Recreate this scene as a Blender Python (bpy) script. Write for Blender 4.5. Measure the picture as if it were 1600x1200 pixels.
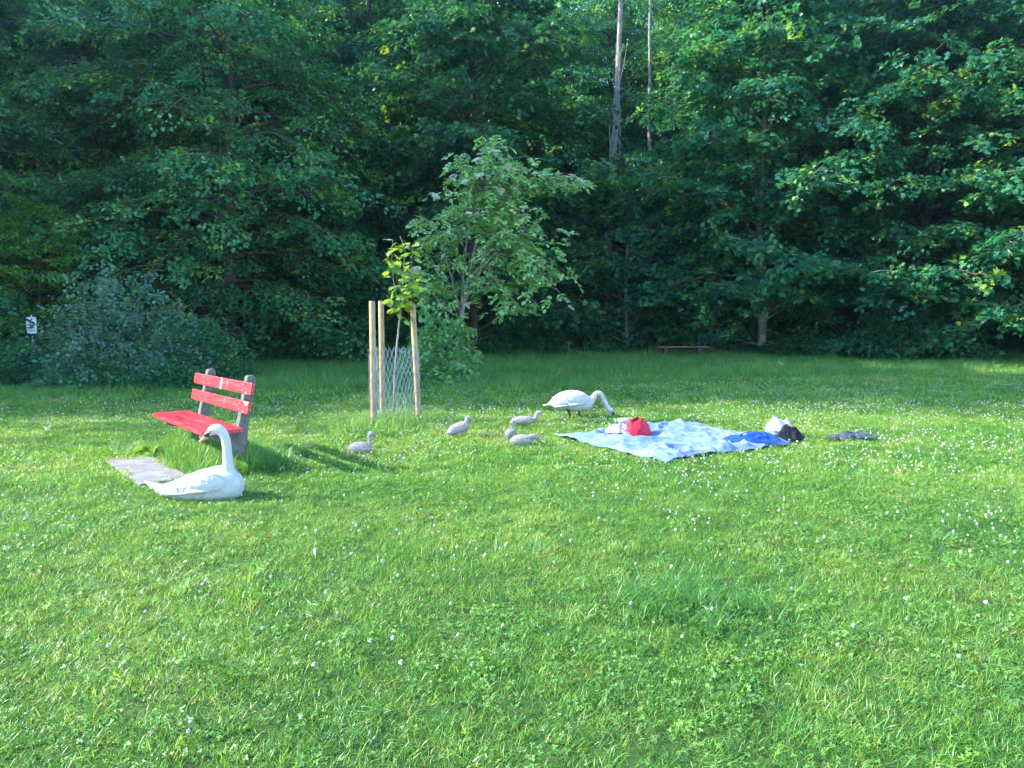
import bpy, bmesh, math, random
import numpy as np
from mathutils import Vector, Matrix

for o in list(bpy.data.objects):
    bpy.data.objects.remove(o)
scene = bpy.context.scene
COL = scene.collection
PI = math.pi
random.seed(7)
RNG = np.random.default_rng(7)

# ------------------------------------------------------------------ camera, sky, sun, exposure
CAM_H = 1.5
PITCH = math.atan(100 / 1156)
cam_data = bpy.data.cameras.new('camera')
cam_data.sensor_width = 36.0
cam_data.lens = 26.0
cam_data.clip_start = 0.05
cam_data.clip_end = 2000
cam = bpy.data.objects.new('camera', cam_data)
COL.objects.link(cam)
cam.location = (0, 0, CAM_H)
cam.rotation_euler = (PI / 2 - PITCH, 0, 0)
scene.camera = cam

SUN_EL = math.radians(30.5)
SUN_VEC = Vector((-1.0, 0.03, 0)).normalized() * math.cos(SUN_EL) + Vector((0, 0, math.sin(SUN_EL)))
world = bpy.data.worlds.new('World')
scene.world = world
world.use_nodes = True
wn = world.node_tree.nodes
wl = world.node_tree.links
sky = wn.new('ShaderNodeTexSky')
sky.sky_type = 'NISHITA'
sky.sun_disc = False
sky.sun_elevation = SUN_EL
sky.sun_rotation = math.atan2(SUN_VEC.x, SUN_VEC.y)
sky.air_density = 1.0
sky.dust_density = 0.0
sky.ozone_density = 3.5
bg = wn['Background']
bg.inputs['Strength'].default_value = 0.15
wl.new(sky.outputs[0], bg.inputs[0])

sun_data = bpy.data.lights.new('sun', 'SUN')
sun_data.energy = 3.1
sun_data.angle = math.radians(0.53)
sun_data.color = (1.0, 0.95, 0.86)
sun = bpy.data.objects.new('sun', sun_data)
COL.objects.link(sun)
sun.rotation_euler = SUN_VEC.to_track_quat('Z', 'Y').to_euler()
sun.location = (-40, 4, 30)

vs = scene.view_settings
vs.view_transform = 'Standard'
vs.look = 'None'
vs.gamma = 1.0
vs.exposure = 2.7
vs.use_curve_mapping = False

cy = scene.cycles
cy.max_bounces = 6
cy.diffuse_bounces = 4
cy.glossy_bounces = 2
cy.transmission_bounces = 4
cy.transparent_max_bounces = 6
cy.caustics_reflective = False
cy.caustics_refractive = False
cy.use_denoising = True
cy.use_adaptive_sampling = True
cy.adaptive_threshold = 0.03
cy.sample_clamp_indirect = 6.0

# ------------------------------------------------------------------ helpers
def hash2(ix, iy, seed):
    n = (ix.astype(np.int64) * 374761393 + iy.astype(np.int64) * 668265263 + seed * 974711) & 0x7fffffff
    n = ((n ^ (n >> 13)) * 1274126177) & 0x7fffffff
    return ((n ^ (n >> 16)) & 0xffff) / 65535.0

def vnoise(x, y, seed=0):
    x = np.asarray(x, float); y = np.asarray(y, float)
    ix = np.floor(x); iy = np.floor(y)
    fx = x - ix; fy = y - iy
    fx = fx * fx * (3 - 2 * fx); fy = fy * fy * (3 - 2 * fy)
    a = hash2(ix, iy, seed); b = hash2(ix + 1, iy, seed)
    c = hash2(ix, iy + 1, seed); d = hash2(ix + 1, iy + 1, seed)
    return (a * (1 - fx) + b * fx) * (1 - fy) + (c * (1 - fx) + d * fx) * fy

def fbm(x, y, seed=0, oct=3):
    s = 0; a = .5; t = 0
    for k in range(oct):
        s = s + a * vnoise(np.asarray(x) * 2 ** k, np.asarray(y) * 2 ** k, seed + k * 17); t += a; a *= .5
    return s / t

def smooth(a, b, x):
    t = np.clip((np.asarray(x, float) - a) / (b - a), 0, 1)
    return t * t * (3 - 2 * t)

def flower_line(x):
    return 16.0 + np.maximum(0, np.asarray(x, float)) * 0.42 - np.maximum(0, -3 - np.asarray(x, float)) * 0.35

def ground_z(x, y):
    x = np.asarray(x, float); y = np.asarray(y, float)
    z = (fbm(x * .35, y * .35, 3) - .5) * 0.05 * smooth(1.0, 5.0, y)
    bank = smooth(16, 31, y + np.minimum(0, (x + 4)) * -.25) * (0.02 + 0.004 * np.clip(x, 0, 20))
    hill = np.maximum(0, y - 31.0 - 1.2 * np.sin(x * .13))
    lefthill = np.maximum(0, -x - 17) * smooth(10, 22, y) * .18
    return z + bank + np.minimum(hill * .42, 34) + np.minimum(lefthill, 6)

def gz(x, y):
    return float(ground_z(np.array([x]), np.array([y]))[0])

def mesh_np(name, verts, faces, mats=(), smooth_shade=False, attrs=None, mat_index=None):
    """verts (N,3); faces: (F,k) array, or a list of such arrays"""
    me = bpy.data.meshes.new(name)
    if isinstance(faces, np.ndarray):
        faces = [faces]
    faces = [f for f in faces if len(f)]
    verts = np.asarray(verts, np.float32)
    me.vertices.add(len(verts))
    me.vertices.foreach_set('co', verts.ravel())
    nl = sum(f.size for f in faces); nf = sum(len(f) for f in faces)
    me.loops.add(nl)
    me.polygons.add(nf)
    li = np.concatenate([f.ravel() for f in faces]).astype(np.int32)
    tot = np.concatenate([np.full(len(f), f.shape[1], np.int32) for f in faces])
    st = np.concatenate([[0], np.cumsum(tot)[:-1]]).astype(np.int32)
    me.loops.foreach_set('vertex_index', li)
    me.polygons.foreach_set('loop_start', st)
    me.polygons.foreach_set('loop_total', tot)
    if mat_index is not None:
        me.polygons.foreach_set('material_index', np.asarray(mat_index, np.int32))
    me.polygons.foreach_set('use_smooth', np.full(nf, smooth_shade, bool))
    for k, v in (attrs or {}).items():
        v = np.asarray(v)
        if v.ndim == 2:
            a = me.attributes.new(k, 'FLOAT_VECTOR', 'POINT'); a.data.foreach_set('vector', v.astype(np.float32).ravel())
        elif v.dtype.kind == 'i':
            a = me.attributes.new(k, 'INT', 'POINT'); a.data.foreach_set('value', v.astype(np.int32))
        else:
            a = me.attributes.new(k, 'FLOAT', 'POINT'); a.data.foreach_set('value', v.astype(np.float32))
    for m in mats:
        me.materials.append(m)
    me.update(calc_edges=True)
    me.validate()
    return me

class MB:
    """collects boxes and tubes as plain lists"""
    def __init__(s): s.v = []; s.f = []
    def add(s, verts, faces):
        o = len(s.v); s.v += [tuple(v) for v in verts]; s.f += [tuple(i + o for i in f) for f in faces]
        return s
    def box(s, c, half, rot=None):
        c = Vector(c)
        vs_ = []
        for x in (-1, 1):
            for y in (-1, 1):
                for z in (-1, 1):
                    p = Vector((x * half[0], y * half[1], z * half[2]))
                    vs_.append(c + (rot @ p if rot else p))
        return s.add(vs_, [(0, 1, 3, 2), (4, 6, 7, 5), (0, 4, 5, 1), (2, 3, 7, 6), (0, 2, 6, 4), (1, 5, 7, 3)])
    def tube(s, pts, rad, n=8, cap=True):
        pts = [Vector(p) for p in pts]
        rings = []
        prev = None
        for i, p in enumerate(pts):
            d = (pts[min(i + 1, len(pts) - 1)] - pts[max(i - 1, 0)])
            d = d.normalized() if d.length > 1e-9 else Vector((0, 0, 1))
            if prev is None:
                a = Vector((1, 0, 0)) if abs(d.x) < .9 else Vector((0, 1, 0))
            else:
                a = prev
            a = (a - d * a.dot(d)).normalized(); prev = a
            b = d.cross(a)
            r = rad[i] if hasattr(rad, '__len__') else rad
            rx, ry = r if hasattr(r, '__len__') else (r, r)
            rings.append([p + a * (math.cos(t) * rx) + b * (math.sin(t) * ry) for t in [2 * PI * k / n for k in range(n)]])
        o = len(s.v)
        for r in rings: s.v += [tuple(v) for v in r]
        for i in range(len(rings) - 1):
            for k in range(n):
                k2 = (k + 1) % n
                s.f.append((o + i * n + k, o + i * n + k2, o + (i + 1) * n + k2, o + (i + 1) * n + k))
        if cap:
            s.f.append(tuple(o + k for k in reversed(range(n))))
            s.f.append(tuple(o + (len(rings) - 1) * n + k for k in range(n)))
        return s
    def mesh(s, name, mat=None, smooth_shade=False):
        me = bpy.data.meshes.new(name)
        me.from_pydata(s.v, [], s.f)
        if smooth_shade:
            me.polygons.foreach_set('use_smooth', [True] * len(me.polygons))
        if mat: me.materials.append(mat)
        me.update()
        return me
    def build(s, name, mat=None, parent=None, smooth_shade=False, bevel=0, seg=2):
        o = link(name, s.mesh(name, mat, smooth_shade), parent)
        if bevel:
            m = o.modifiers.new('bevel', 'BEVEL'); m.width = bevel; m.segments = seg; m.limit_method = 'ANGLE'
        return o

def link(name, data, parent=None, loc=None, rot=None, scale=None):
    o = bpy.data.objects.new(name, data)
    COL.objects.link(o)
    if parent: o.parent = parent
    if loc is not None: o.location = loc
    if rot is not None: o.rotation_euler = rot
    if scale is not None: o.scale = scale if hasattr(scale, '__len__') else (scale,) * 3
    return o

def tag(o, label=None, cat=None, group=None, kind=None):
    if label: o['label'] = label
    if cat: o['category'] = cat
    if group: o['group'] = group
    if kind: o['kind'] = kind
    return o

def thing(name, label, cat, loc=(0, 0, 0), rz=0, group=None, scale=1):
    o = link(name, None, None, loc, (0, 0, rz), scale)
    o.empty_display_size = .2
    return tag(o, label, cat, group)

# ------------------------------------------------------------------ materials
def new_mat(name):
    m = bpy.data.materials.new(name); m.use_nodes = True
    n = m.node_tree.nodes; l = m.node_tree.links
    return m, n, l, n['Principled BSDF']

def ramp(n, stops):
    r = n.new('ShaderNodeValToRGB')
    e = r.color_ramp.elements
    e[0].position, e[0].color = stops[0][0], (*stops[0][1], 1)
    e[1].position, e[1].color = stops[-1][0], (*stops[-1][1], 1)
    for p, c in stops[1:-1]:
        x = e.new(p); x.color = (*c, 1)
    return r

def plain(name, col, rough=.6, spec=.5, noise=None, amount=.25, bump=0, scale=20, sheen=0, metallic=0, coords='Object'):
    m, n, l, b = new_mat(name)
    b.inputs['Roughness'].default_value = rough
    b.inputs['Specular IOR Level'].default_value = spec
    b.inputs['Metallic'].default_value = metallic
    if sheen:
        b.inputs['Sheen Weight'].default_value = sheen
    tc = n.new('ShaderNodeTexCoord')
    nz = n.new('ShaderNodeTexNoise'); nz.inputs['Scale'].default_value = scale; nz.inputs['Detail'].default_value = 5
    l.new(tc.outputs[coords], nz.inputs['Vector'])
    c2 = noise if noise else tuple(c * (1 - amount) for c in col)
    r = ramp(n, [(.35, col), (.7, c2)])
    l.new(nz.outputs['Fac'], r.inputs['Fac'])
    l.new(r.outputs['Color'], b.inputs['Base Color'])
    if bump:
        bp = n.new('ShaderNodeBump'); bp.inputs['Strength'].default_value = bump; bp.inputs['Distance'].default_value = .01
        l.new(nz.outputs['Fac'], bp.inputs['Height']); l.new(bp.outputs['Normal'], b.inputs['Normal'])
    return m

def leaf_mat(name, stops, trans_gain=1.6, mix=.38, rough=.40, spec=.5, inst=False, objvar=.25, patch=0):
    """foliage: per leaf tint, some object variation, thin-leaf translucency"""
    m, n, l, b = new_mat(name)
    out = n['Material Output']
    at = n.new('ShaderNodeAttribute'); at.attribute_name = 'tint'
    if inst: at.attribute_type = 'INSTANCER'
    fac = at.outputs['Fac']
    if inst:
        ab = n.new('ShaderNodeAttribute'); ab.attribute_name = 'blade'
        a0 = n.new('ShaderNodeMath'); a0.operation = 'ADD'; a0.use_clamp = True
        l.new(fac, a0.inputs[0]); l.new(ab.outputs['Fac'], a0.inputs[1]); fac = a0.outputs[0]
    if patch:
        g = n.new('ShaderNodeNewGeometry'); nz = n.new('ShaderNodeTexNoise')
        nz.inputs['Scale'].default_value = patch; nz.inputs['Detail'].default_value = 3
        l.new(g.outputs['Position'], nz.inputs['Vector'])
        mm = n.new('ShaderNodeMath'); mm.operation = 'MULTIPLY_ADD'; mm.inputs[1].default_value = .9; mm.inputs[2].default_value = -.45
        l.new(nz.outputs['Fac'], mm.inputs[0])
        ad = n.new('ShaderNodeMath'); ad.operation = 'ADD'; ad.use_clamp = True
        l.new(fac, ad.inputs[0]); l.new(mm.outputs[0], ad.inputs[1]); fac = ad.outputs[0]
    r = ramp(n, stops)
    l.new(fac, r.inputs['Fac'])
    oi = n.new('ShaderNodeObjectInfo')
    hs = n.new('ShaderNodeHueSaturation')
    mr = n.new('ShaderNodeMapRange'); mr.inputs[3].default_value = 1 - objvar; mr.inputs[4].default_value = 1 + objvar
    l.new(oi.outputs['Random'], mr.inputs[0]); l.new(mr.outputs[0], hs.inputs['Value'])
    mh = n.new('ShaderNodeMath'); mh.operation = 'PINGPONG'; mh.inputs[1].default_value = .13; l.new(oi.outputs['Random'], mh.inputs[0])
    mh2 = n.new('ShaderNodeMath'); mh2.operation = 'MULTIPLY_ADD'; mh2.inputs[1].default_value = .28 if not inst else 0.0; mh2.inputs[2].default_value = .482 if not inst else .5
    l.new(mh.outputs[0], mh2.inputs[0]); l.new(mh2.outputs[0], hs.inputs['Hue'])
    l.new(r.outputs['Color'], hs.inputs['Color'])
    l.new(hs.outputs['Color'], b.inputs['Base Color'])
    b.inputs['Roughness'].default_value = rough
    b.inputs['Specular IOR Level'].default_value = spec
    tr = n.new('ShaderNodeBsdfTranslucent')
    vm = n.new('ShaderNodeVectorMath'); vm.operation = 'MULTIPLY'
    vm.inputs[1].default_value = (trans_gain * 1.12, trans_gain, trans_gain * .45)
    l.new(hs.outputs['Color'], vm.inputs[0]); l.new(vm.outputs[0], tr.inputs['Color'])
    mx = n.new('ShaderNodeMixShader'); mx.inputs[0].default_value = mix
    l.new(b.outputs[0], mx.inputs[1]); l.new(tr.outputs[0], mx.inputs[2]); l.new(mx.outputs[0], out.inputs['Surface'])
    return m

M = {}
M['leaf_maple'] = leaf_mat('leaf_maple', [(0, (.019, .112, .068)), (.6, (.036, .178, .085)), (1, (.17, .33, .055))], spec=.28)  # yellow end of the ramp paints sunlit sprays into the foliage
M['leaf_lime'] = leaf_mat('leaf_lime', [(0, (.021, .118, .068)), (.6, (.042, .190, .080)), (1, (.18, .34, .055))], spec=.28)  # yellow end again stands in for sprays lit by the sun
M['leaf_blue'] = leaf_mat('leaf_blue', [(0, (.06, .15, .11)), (.6, (.10, .22, .15)), (1, (.17, .29, .16))], spec=.45)
M['leaf_elder'] = leaf_mat('leaf_elder', [(0, (.09, .22, .09)), (.6, (.18, .34, .14)), (1, (.30, .43, .19))], spec=.35)
M['leaf_sunlit_tone'] = leaf_mat('leaf_sunlit_tone', [(0, (.075, .24, .05)), (.6, (.12, .33, .06)), (1, (.22, .42, .06))], mix=.45, objvar=.06, spec=.3)  # lighter yellow green: direct sunlight put into the leaf colour
M['leaf_sapling'] = leaf_mat('leaf_sapling', [(0, (.13, .26, .035)), (1, (.24, .36, .05))], mix=.42, objvar=.35, rough=.32)
M['grass'] = leaf_mat('grass', [(0, (.032, .135, .030)), (.45, (.102, .255, .030)), (.85, (.215, .345, .038)), (1, (.36, .34, .17))], inst=True, mix=.40, trans_gain=1.9, objvar=.12, patch=.7)
M['tall_grass'] = leaf_mat('tall_grass', [(0, (.065, .20, .05)), (.6, (.12, .29, .055)), (1, (.22, .32, .08))], inst=True, mix=.36, trans_gain=1.6, objvar=.15)
M['clover'] = leaf_mat('clover', [(0, (.07, .19, .045)), (.6, (.11, .26, .045)), (1, (.17, .33, .05))], inst=True, mix=.30, objvar=.15, rough=.38)
M['stem'] = plain('stem', (.10, .18, .05), .6)
M['petal'] = plain('petal', (.62, .60, .58), .7, noise=(.50, .39, .36), scale=25)
M['bark'] = plain('bark', (.085, .070, .055), .9, .2, noise=(.035, .030, .026), bump=.8, scale=14)
M['bark_pale'] = plain('bark_pale', (.26, .25, .24), .85, .25, noise=(.14, .13, .125), bump=.5, scale=6)
M['bark_grey'] = plain('bark_grey', (.26, .245, .22), .85, .25, noise=(.11, .10, .09), bump=.5, scale=12)
M['umbel'] = plain('umbel', (.48, .50, .40), .8, scale=40, amount=.15)

def ground_mat():
    m, n, l, b = new_mat('meadow_soil')
    g = n.new('ShaderNodeNewGeometry')
    a = n.new('ShaderNodeTexNoise'); a.inputs['Scale'].default_value = 9; a.inputs['Detail'].default_value = 8
    c = n.new('ShaderNodeTexNoise'); c.inputs['Scale'].default_value = .35; c.inputs['Detail'].default_value = 4
    l.new(g.outputs['Position'], a.inputs['Vector']); l.new(g.outputs['Position'], c.inputs['Vector'])
    r1 = ramp(n, [(.3, (.022, .045, .012)), (.55, (.040, .080, .018)), (.75, (.070, .070, .035))])
    r2 = ramp(n, [(.35, (.03, .06, .016)), (.65, (.045, .09, .02))])
    l.new(a.outputs['Fac'], r1.inputs['Fac']); l.new(c.outputs['Fac'], r2.inputs['Fac'])
    mx = n.new('ShaderNodeMix'); mx.data_type = 'RGBA'; mx.inputs[0].default_value = .4
    l.new(r1.outputs['Color'], mx.inputs[6]); l.new(r2.outputs['Color'], mx.inputs[7])
    # leaf litter under the trees
    sx = n.new('ShaderNodeSeparateXYZ'); l.new(g.outputs['Position'], sx.inputs[0])
    mr = n.new('ShaderNodeMapRange'); mr.inputs[1].default_value = 27; mr.inputs[2].default_value = 32
    l.new(sx.outputs['Y'], mr.inputs[0])
    m2 = n.new('ShaderNodeMix'); m2.data_type = 'RGBA'
    l.new(mr.outputs[0], m2.inputs[0]); l.new(mx.outputs[2], m2.inputs[6]); m2.inputs[7].default_value = (.035, .032, .020, 1)
    l.new(m2.outputs[2], b.inputs['Base Color'])
    b.inputs['Roughness'].default_value = .95; b.inputs['Specular IOR Level'].default_value = .1
    bp = n.new('ShaderNodeBump'); bp.inputs['Strength'].default_value = .6; bp.inputs['Distance'].default_value = .03
    l.new(a.outputs['Fac'], bp.inputs['Height']); l.new(bp.outputs['Normal'], b.inputs['Normal'])
    return m
M['ground'] = ground_mat()

# ------------------------------------------------------------------ ground sheet
xs = np.concatenate([np.linspace(-150, -60, 10)[:-1], np.linspace(-60, 60, 161), np.linspace(60, 150, 10)[1:]])
ys = np.concatenate([np.linspace(-120, -6, 10)[:-1], np.linspace(-6, 60, 133), np.linspace(60, 140, 12)[1:]])
gx, gy = np.meshgrid(xs, ys)
gv = np.stack([gx, gy, ground_z(gx, gy)], -1).reshape(-1, 3)
nx, ny = len(xs), len(ys)
ii, jj = np.meshgrid(np.arange(nx - 1), np.arange(ny - 1))
q = (jj * nx + ii).ravel()
ground = link('ground', mesh_np('ground', gv, np.stack([q, q + 1, q + nx + 1, q + nx], -1), [M['ground']], True))
tag(ground, 'green meadow ground rising into the wooded slope behind', None, None, 'structure')

# ------------------------------------------------------------------ instancing for stuff (grass, clover, undergrowth, woodland)
def proto_collection(name, objs):
    c = bpy.data.collections.new(name)          # never linked to the scene: only a source of shapes
    for i, me in enumerate(objs):
        o = bpy.data.objects.new('%s_%02d' % (name, i), me)
        c.objects.link(o)
    return c

def scatter(name, label, coll, pts, rot, scl, idx, tint, cat=None):
    me = mesh_np(name, pts, [], attrs={'rot': rot, 'scl': scl, 'idx': idx.astype(np.int32), 'tint': tint.astype(float)}) if False else None
    me = bpy.data.meshes.new(name)
    me.vertices.add(len(pts)); me.vertices.foreach_set('co', np.asarray(pts, np.float32).ravel())
    a = me.attributes.new('rot', 'FLOAT_VECTOR', 'POINT'); a.data.foreach_set('vector', np.asarray(rot, np.float32).ravel())
    a = me.attributes.new('scl', 'FLOAT_VECTOR', 'POINT'); a.data.foreach_set('vector', np.asarray(scl, np.float32).ravel())
    a = me.attributes.new('idx', 'INT', 'POINT'); a.data.foreach_set('value', np.asarray(idx, np.int32))
    a = me.attributes.new('tint', 'FLOAT', 'POINT'); a.data.foreach_set('value', np.asarray(tint, np.float32))
    me.update()
    o = link(name, me)
    ng = bpy.data.node_groups.new(name + '_scatter', 'GeometryNodeTree')
    ng.interface.new_socket('Geometry', in_out='INPUT', socket_type='NodeSocketGeometry')
    ng.interface.new_socket('Geometry', in_out='OUTPUT', socket_type='NodeSocketGeometry')
    N = ng.nodes; L = ng.links
    gi = N.new('NodeGroupInput'); go = N.new('NodeGroupOutput')
    ci = N.new('GeometryNodeCollectionInfo'); ci.inputs['Collection'].default_value = coll
    ci.inputs['Separate Children'].default_value = True; ci.inputs['Reset Children'].default_value = True
    ip = N.new('GeometryNodeInstanceOnPoints'); ip.inputs['Pick Instance'].default_value = True
    def na(nm, ty):
        x = N.new('GeometryNodeInputNamedAttribute'); x.data_type = ty; x.inputs['Name'].default_value = nm
        return x.outputs['Attribute']
    e2r = N.new('FunctionNodeEulerToRotation')
    L.new(gi.outputs[0], ip.inputs['Points']); L.new(ci.outputs[0], ip.inputs['Instance'])
    L.new(na('idx', 'INT'), ip.inputs['Instance Index'])
    L.new(na('rot', 'FLOAT_VECTOR'), e2r.inputs[0]); L.new(e2r.outputs[0], ip.inputs['Rotation'])
    L.new(na('scl', 'FLOAT_VECTOR'), ip.inputs['Scale'])
    L.new(ip.outputs[0], go.inputs[0])
    md = o.modifiers.new('scatter', 'NODES'); md.node_group = ng
    tag(o, label, cat, None, 'stuff')
    return o

# ------------------------------------------------------------------ leaves
LEAF_SHAPES = {
    # local x = along the leaf, y = across, z = lift
    'oval': (np.array([(0, 0, 0), (.35, .32, .05), (.35, -.32, .05), (.72, .24, .02), (.72, -.24, .02), (1, 0, -.10)], float),
             np.array([(0, 2, 1), (1, 2, 4), (1, 4, 3), (3, 4, 5)])),
    'slim': (np.array([(0, 0, 0), (.45, .20, .04), (.45, -.20, .04), (1, 0, -.12)], float),
             np.array([(0, 2, 1), (1, 2, 3)])),
    'maple': (np.array([(0, 0, 0), (.05, .42, .02), (.38, .26, .03), (.62, .55, -.04), (.66, .20, .02), (1.0, 0, -.10),
                        (.66, -.20, .02), (.62, -.55, -.04), (.38, -.26, .03), (.05, -.42, .02)], float),
              np.array([(0, 2, 1), (0, 8, 2), (0, 9, 8), (2, 4, 3), (2, 8, 6), (2, 6, 4), (4, 6, 5), (8, 7, 6)])),
}

def leaf_arrays(c, d, nrm, size, shape):
    """c,d,nrm (N,3), size (N,) -> verts, tris"""
    lv, lf = LEAF_SHAPES[shape]
    d = d / np.maximum(1e-6, np.linalg.norm(d, axis=1, keepdims=True))
    s = np.cross(nrm, d); s /= np.maximum(1e-6, np.linalg.norm(s, axis=1, keepdims=True))
    n2 = np.cross(d, s)
    v = c[:, None, :] + size[:, None, None] * (lv[None, :, 0:1] * d[:, None, :] + lv[None, :, 1:2] * s[:, None, :] + lv[None, :, 2:3] * n2[:, None, :])
    k = len(lv)
    f = lf[None] + (np.arange(len(c)) * k)[:, None, None]
    return v.reshape(-1, 3), f.reshape(-1, 3), k

def unit(v):
    return v / np.maximum(1e-9, np.linalg.norm(v, axis=-1, keepdims=True))

def make_sprays(rng, pos, dirs, nleaf, length, width, size, droop=.25, lift=.05):
    """flat leafy fans: pos, dirs (S,3) -> leaf centers, dirs, normals, sizes, tint"""
    S = len(pos)
    h = dirs.copy(); h = unit(h)
    up = np.tile(np.array([[0, 0, 1.]]), (S, 1)) + rng.normal(0, .28, (S, 3))
    side = unit(np.cross(up, h)); up = np.cross(h, side)
    a = rng.random((S, nleaf)); b = (rng.random((S, nleaf)) * 2 - 1) * np.sqrt(np.clip(1.05 - a, 0, 1))
    L = (length * rng.uniform(.7, 1.25, S))[:, None]; W = (width * rng.uniform(.7, 1.25, S))[:, None]
    c = pos[:, None] + (a * L)[..., None] * h[:, None] + (b * W)[..., None] * side[:, None] \
        + (rng.normal(0, lift, (S, nleaf)))[..., None] * up[:, None]
    c[..., 2] -= droop * (a * L) ** 2 / np.maximum(L, .1) + droop * .5 * np.abs(b * W)
    ld = h[:, None] * .8 + side[:, None] * (b * 1.1)[..., None] + rng.normal(0, .35, (S, nleaf, 3))
    ld[..., 2] -= .25
    ln = up[:, None] + rng.normal(0, .38, (S, nleaf, 3)) + h[:, None] * .25
    sz = size * rng.uniform(.65, 1.2, (S, nleaf))
    tn = np.clip(rng.normal(.44, .24, (S, 1)) + rng.normal(0, .13, (S, nleaf)), 0, 1)
    return c.reshape(-1, 3), unit(ld.reshape(-1, 3)), unit(ln.reshape(-1, 3)), sz.ravel(), tn.ravel()

def branch_path(rng, p0, az, el, length, n=6, droop=.5, wig=.08):
    pts = [Vector(p0)]
    d = Vector((math.cos(az) * math.cos(el), math.sin(az) * math.cos(el), math.sin(el)))
    st = length / n
    for i in range(n):
        d = (d + Vector((rng.normal(0, wig), rng.normal(0, wig), rng.normal(0, wig) - droop / n))).normalized()
        pts.append(pts[-1] + d * st)
    return pts

def make_tree(name, seed, H, base, R, nprim, spr_leaf, leaf, shape, mat, bark, trunk_r, lean=(0, 0), droop=.6, prof='round',
              second=5, spray_len=.75, spray_w=.42, el0=.5, trunk_only_to=None, dens=1.0):
    rng = np.random.default_rng(seed)
    t = MB()
    n = 12
    tp = []
    wx = rng.normal(0, .06, n + 1).cumsum(); wy = rng.normal(0, .06, n + 1).cumsum()
    for i in range(n + 1):
        k = i / n
        tp.append(Vector((lean[0] * k + (wx[i] - wx[0]) * .8, lean[1] * k + (wy[i] - wy[0]) * .8, H * .97 * k)))
    tr = [trunk_r * (1.35 if i == 0 else 1) * (1 - .88 * i / n) for i in range(n + 1)]
    tp[0].z = -.3
    t.tube(tp, tr, 10)
    def trunk_at(z):
        k = np.clip(z / (H * .97), 0, 1) * n; i = int(min(n - 1, k)); return tp[i].lerp(tp[i + 1], k - i)
    P = []; D = []
    for i in range(nprim):
        k = (i + rng.random()) / nprim
        z = base + (H * .96 - base) * k ** .9
        if prof == 'round':
            rr = R * (.35 + .65 * math.sin(PI * min(1, .18 + .82 * k) ** .8)) if k < .999 else R * .3
        elif prof == 'skirt':
            rr = R * (1.0 - .72 * k ** 1.4)
        else:
            rr = R * (1 - .5 * abs(k - .5))
        rr *= rng.uniform(.72, 1.15)
        az = i * 2.39996 + rng.normal(0, .35)
        el = el0 + .55 * k + rng.normal(0, .12)
        p0 = trunk_at(z - rr * .22)
        path = branch_path(rng, p0, az, el, rr * 1.06, 6, droop + .4 * k)
        r0 = max(.012, trunk_r * .34 * (1 - .6 * k))
        t.tube(path, [r0 * (1 - .8 * j / 6) for j in range(7)], 5, cap=False)
        for s in range(second):
            u = .25 + .75 * (s + rng.random()) / second
            j = min(5, int(u * 6)); pp = path[j].lerp(path[j + 1], u * 6 - j)
            da = az + (1 if s % 2 else -1) * rng.uniform(.4, 1.15)
            sl = rr * rng.uniform(.26, .46) * (1.15 - .5 * u)
            sp = branch_path(rng, pp, da, el * .4 + rng.normal(0, .2), sl, 3, droop * .8, .12)
            if sl > .5: t.tube(sp, [r0 * .38, r0 * .28, r0 * .2, r0 * .1], 4, cap=False)
            m = max(2, int(sl / .42 * dens) + 1)
            for w in range(m):
                uu = (w + rng.random()) / m
                jj_ = min(2, int(uu * 3)); q_ = sp[jj_].lerp(sp[jj_ + 1], uu * 3 - jj_)
                dd = (sp[3] - sp[0]).normalized()
                a2 = math.atan2(dd.y, dd.x) + rng.normal(0, .6)
                P.append(q_); D.append((math.cos(a2), math.sin(a2), rng.normal(-.10, .2)))
        P.append(path[-1]); D.append(tuple((path[-1] - path[-2]).normalized()))
    P = np.array([tuple(p) for p in P]); D = np.array(D)
    c, d, nn, sz, tn = make_sprays(rng, P, D, spr_leaf, spray_len, spray_w, leaf, .3, .06)
    v, f, kk = leaf_arrays(c, d, nn, sz, shape)
    crown = mesh_np(name + '_crown', v, f, [mat], False, {'tint': np.repeat(tn, kk)})
    trunk = t.mesh(name + '_trunk', bark, True)
    return trunk, crown

def put_tree(kind, protos, x, y, rz, sc, label, cat='tree', group=None, zoff=-.05, sz=None):
    r = thing(kind, label, cat, (x, y, gz(x, y) + zoff), rz, group)
    r.scale = (sc, sc, sz or sc)
    tr = link('trunk', protos[0], r)
    cr = tag(link('crown', protos[1], r), None, None, None, 'stuff')
    return r

maple_a = make_tree('maple_a', 11, 15, 1.6, 4.7, 92, 20, .185, 'maple', M['leaf_maple'], M['bark'], .20, droop=.65, second=8)
maple_b = make_tree('maple_b', 12, 14.5, 1.6, 4.6, 82, 20, .19, 'maple', M['leaf_maple'], M['bark_grey'], .15, droop=.6, second=8, prof='skirt')
lime_a = make_tree('lime_a', 13, 16, 2.2, 5.2, 104, 28, .145, 'oval', M['leaf_lime'], M['bark'], .27, droop=1.1, second=8, el0=.35, spray_len=.8, spray_w=.45)
lime_b = make_tree('lime_b', 14, 15, 1.2, 4.8, 90, 28, .14, 'oval', M['leaf_lime'], M['bark'], .22, droop=.9, second=8, prof='skirt', el0=.4)
young_maple = make_tree('young_maple', 15, 7.2, .7, 2.9, 48, 18, .17, 'maple', M['leaf_maple'], M['bark_grey'], .07, droop=.4, second=5)
tall_beech = make_tree('tall_beech', 16, 25, 15.5, 5.0, 46, 24, .14, 'oval', M['leaf_lime'], M['bark_pale'], .215, lean=(.7, 0), droop=.5, second=6)

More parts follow.
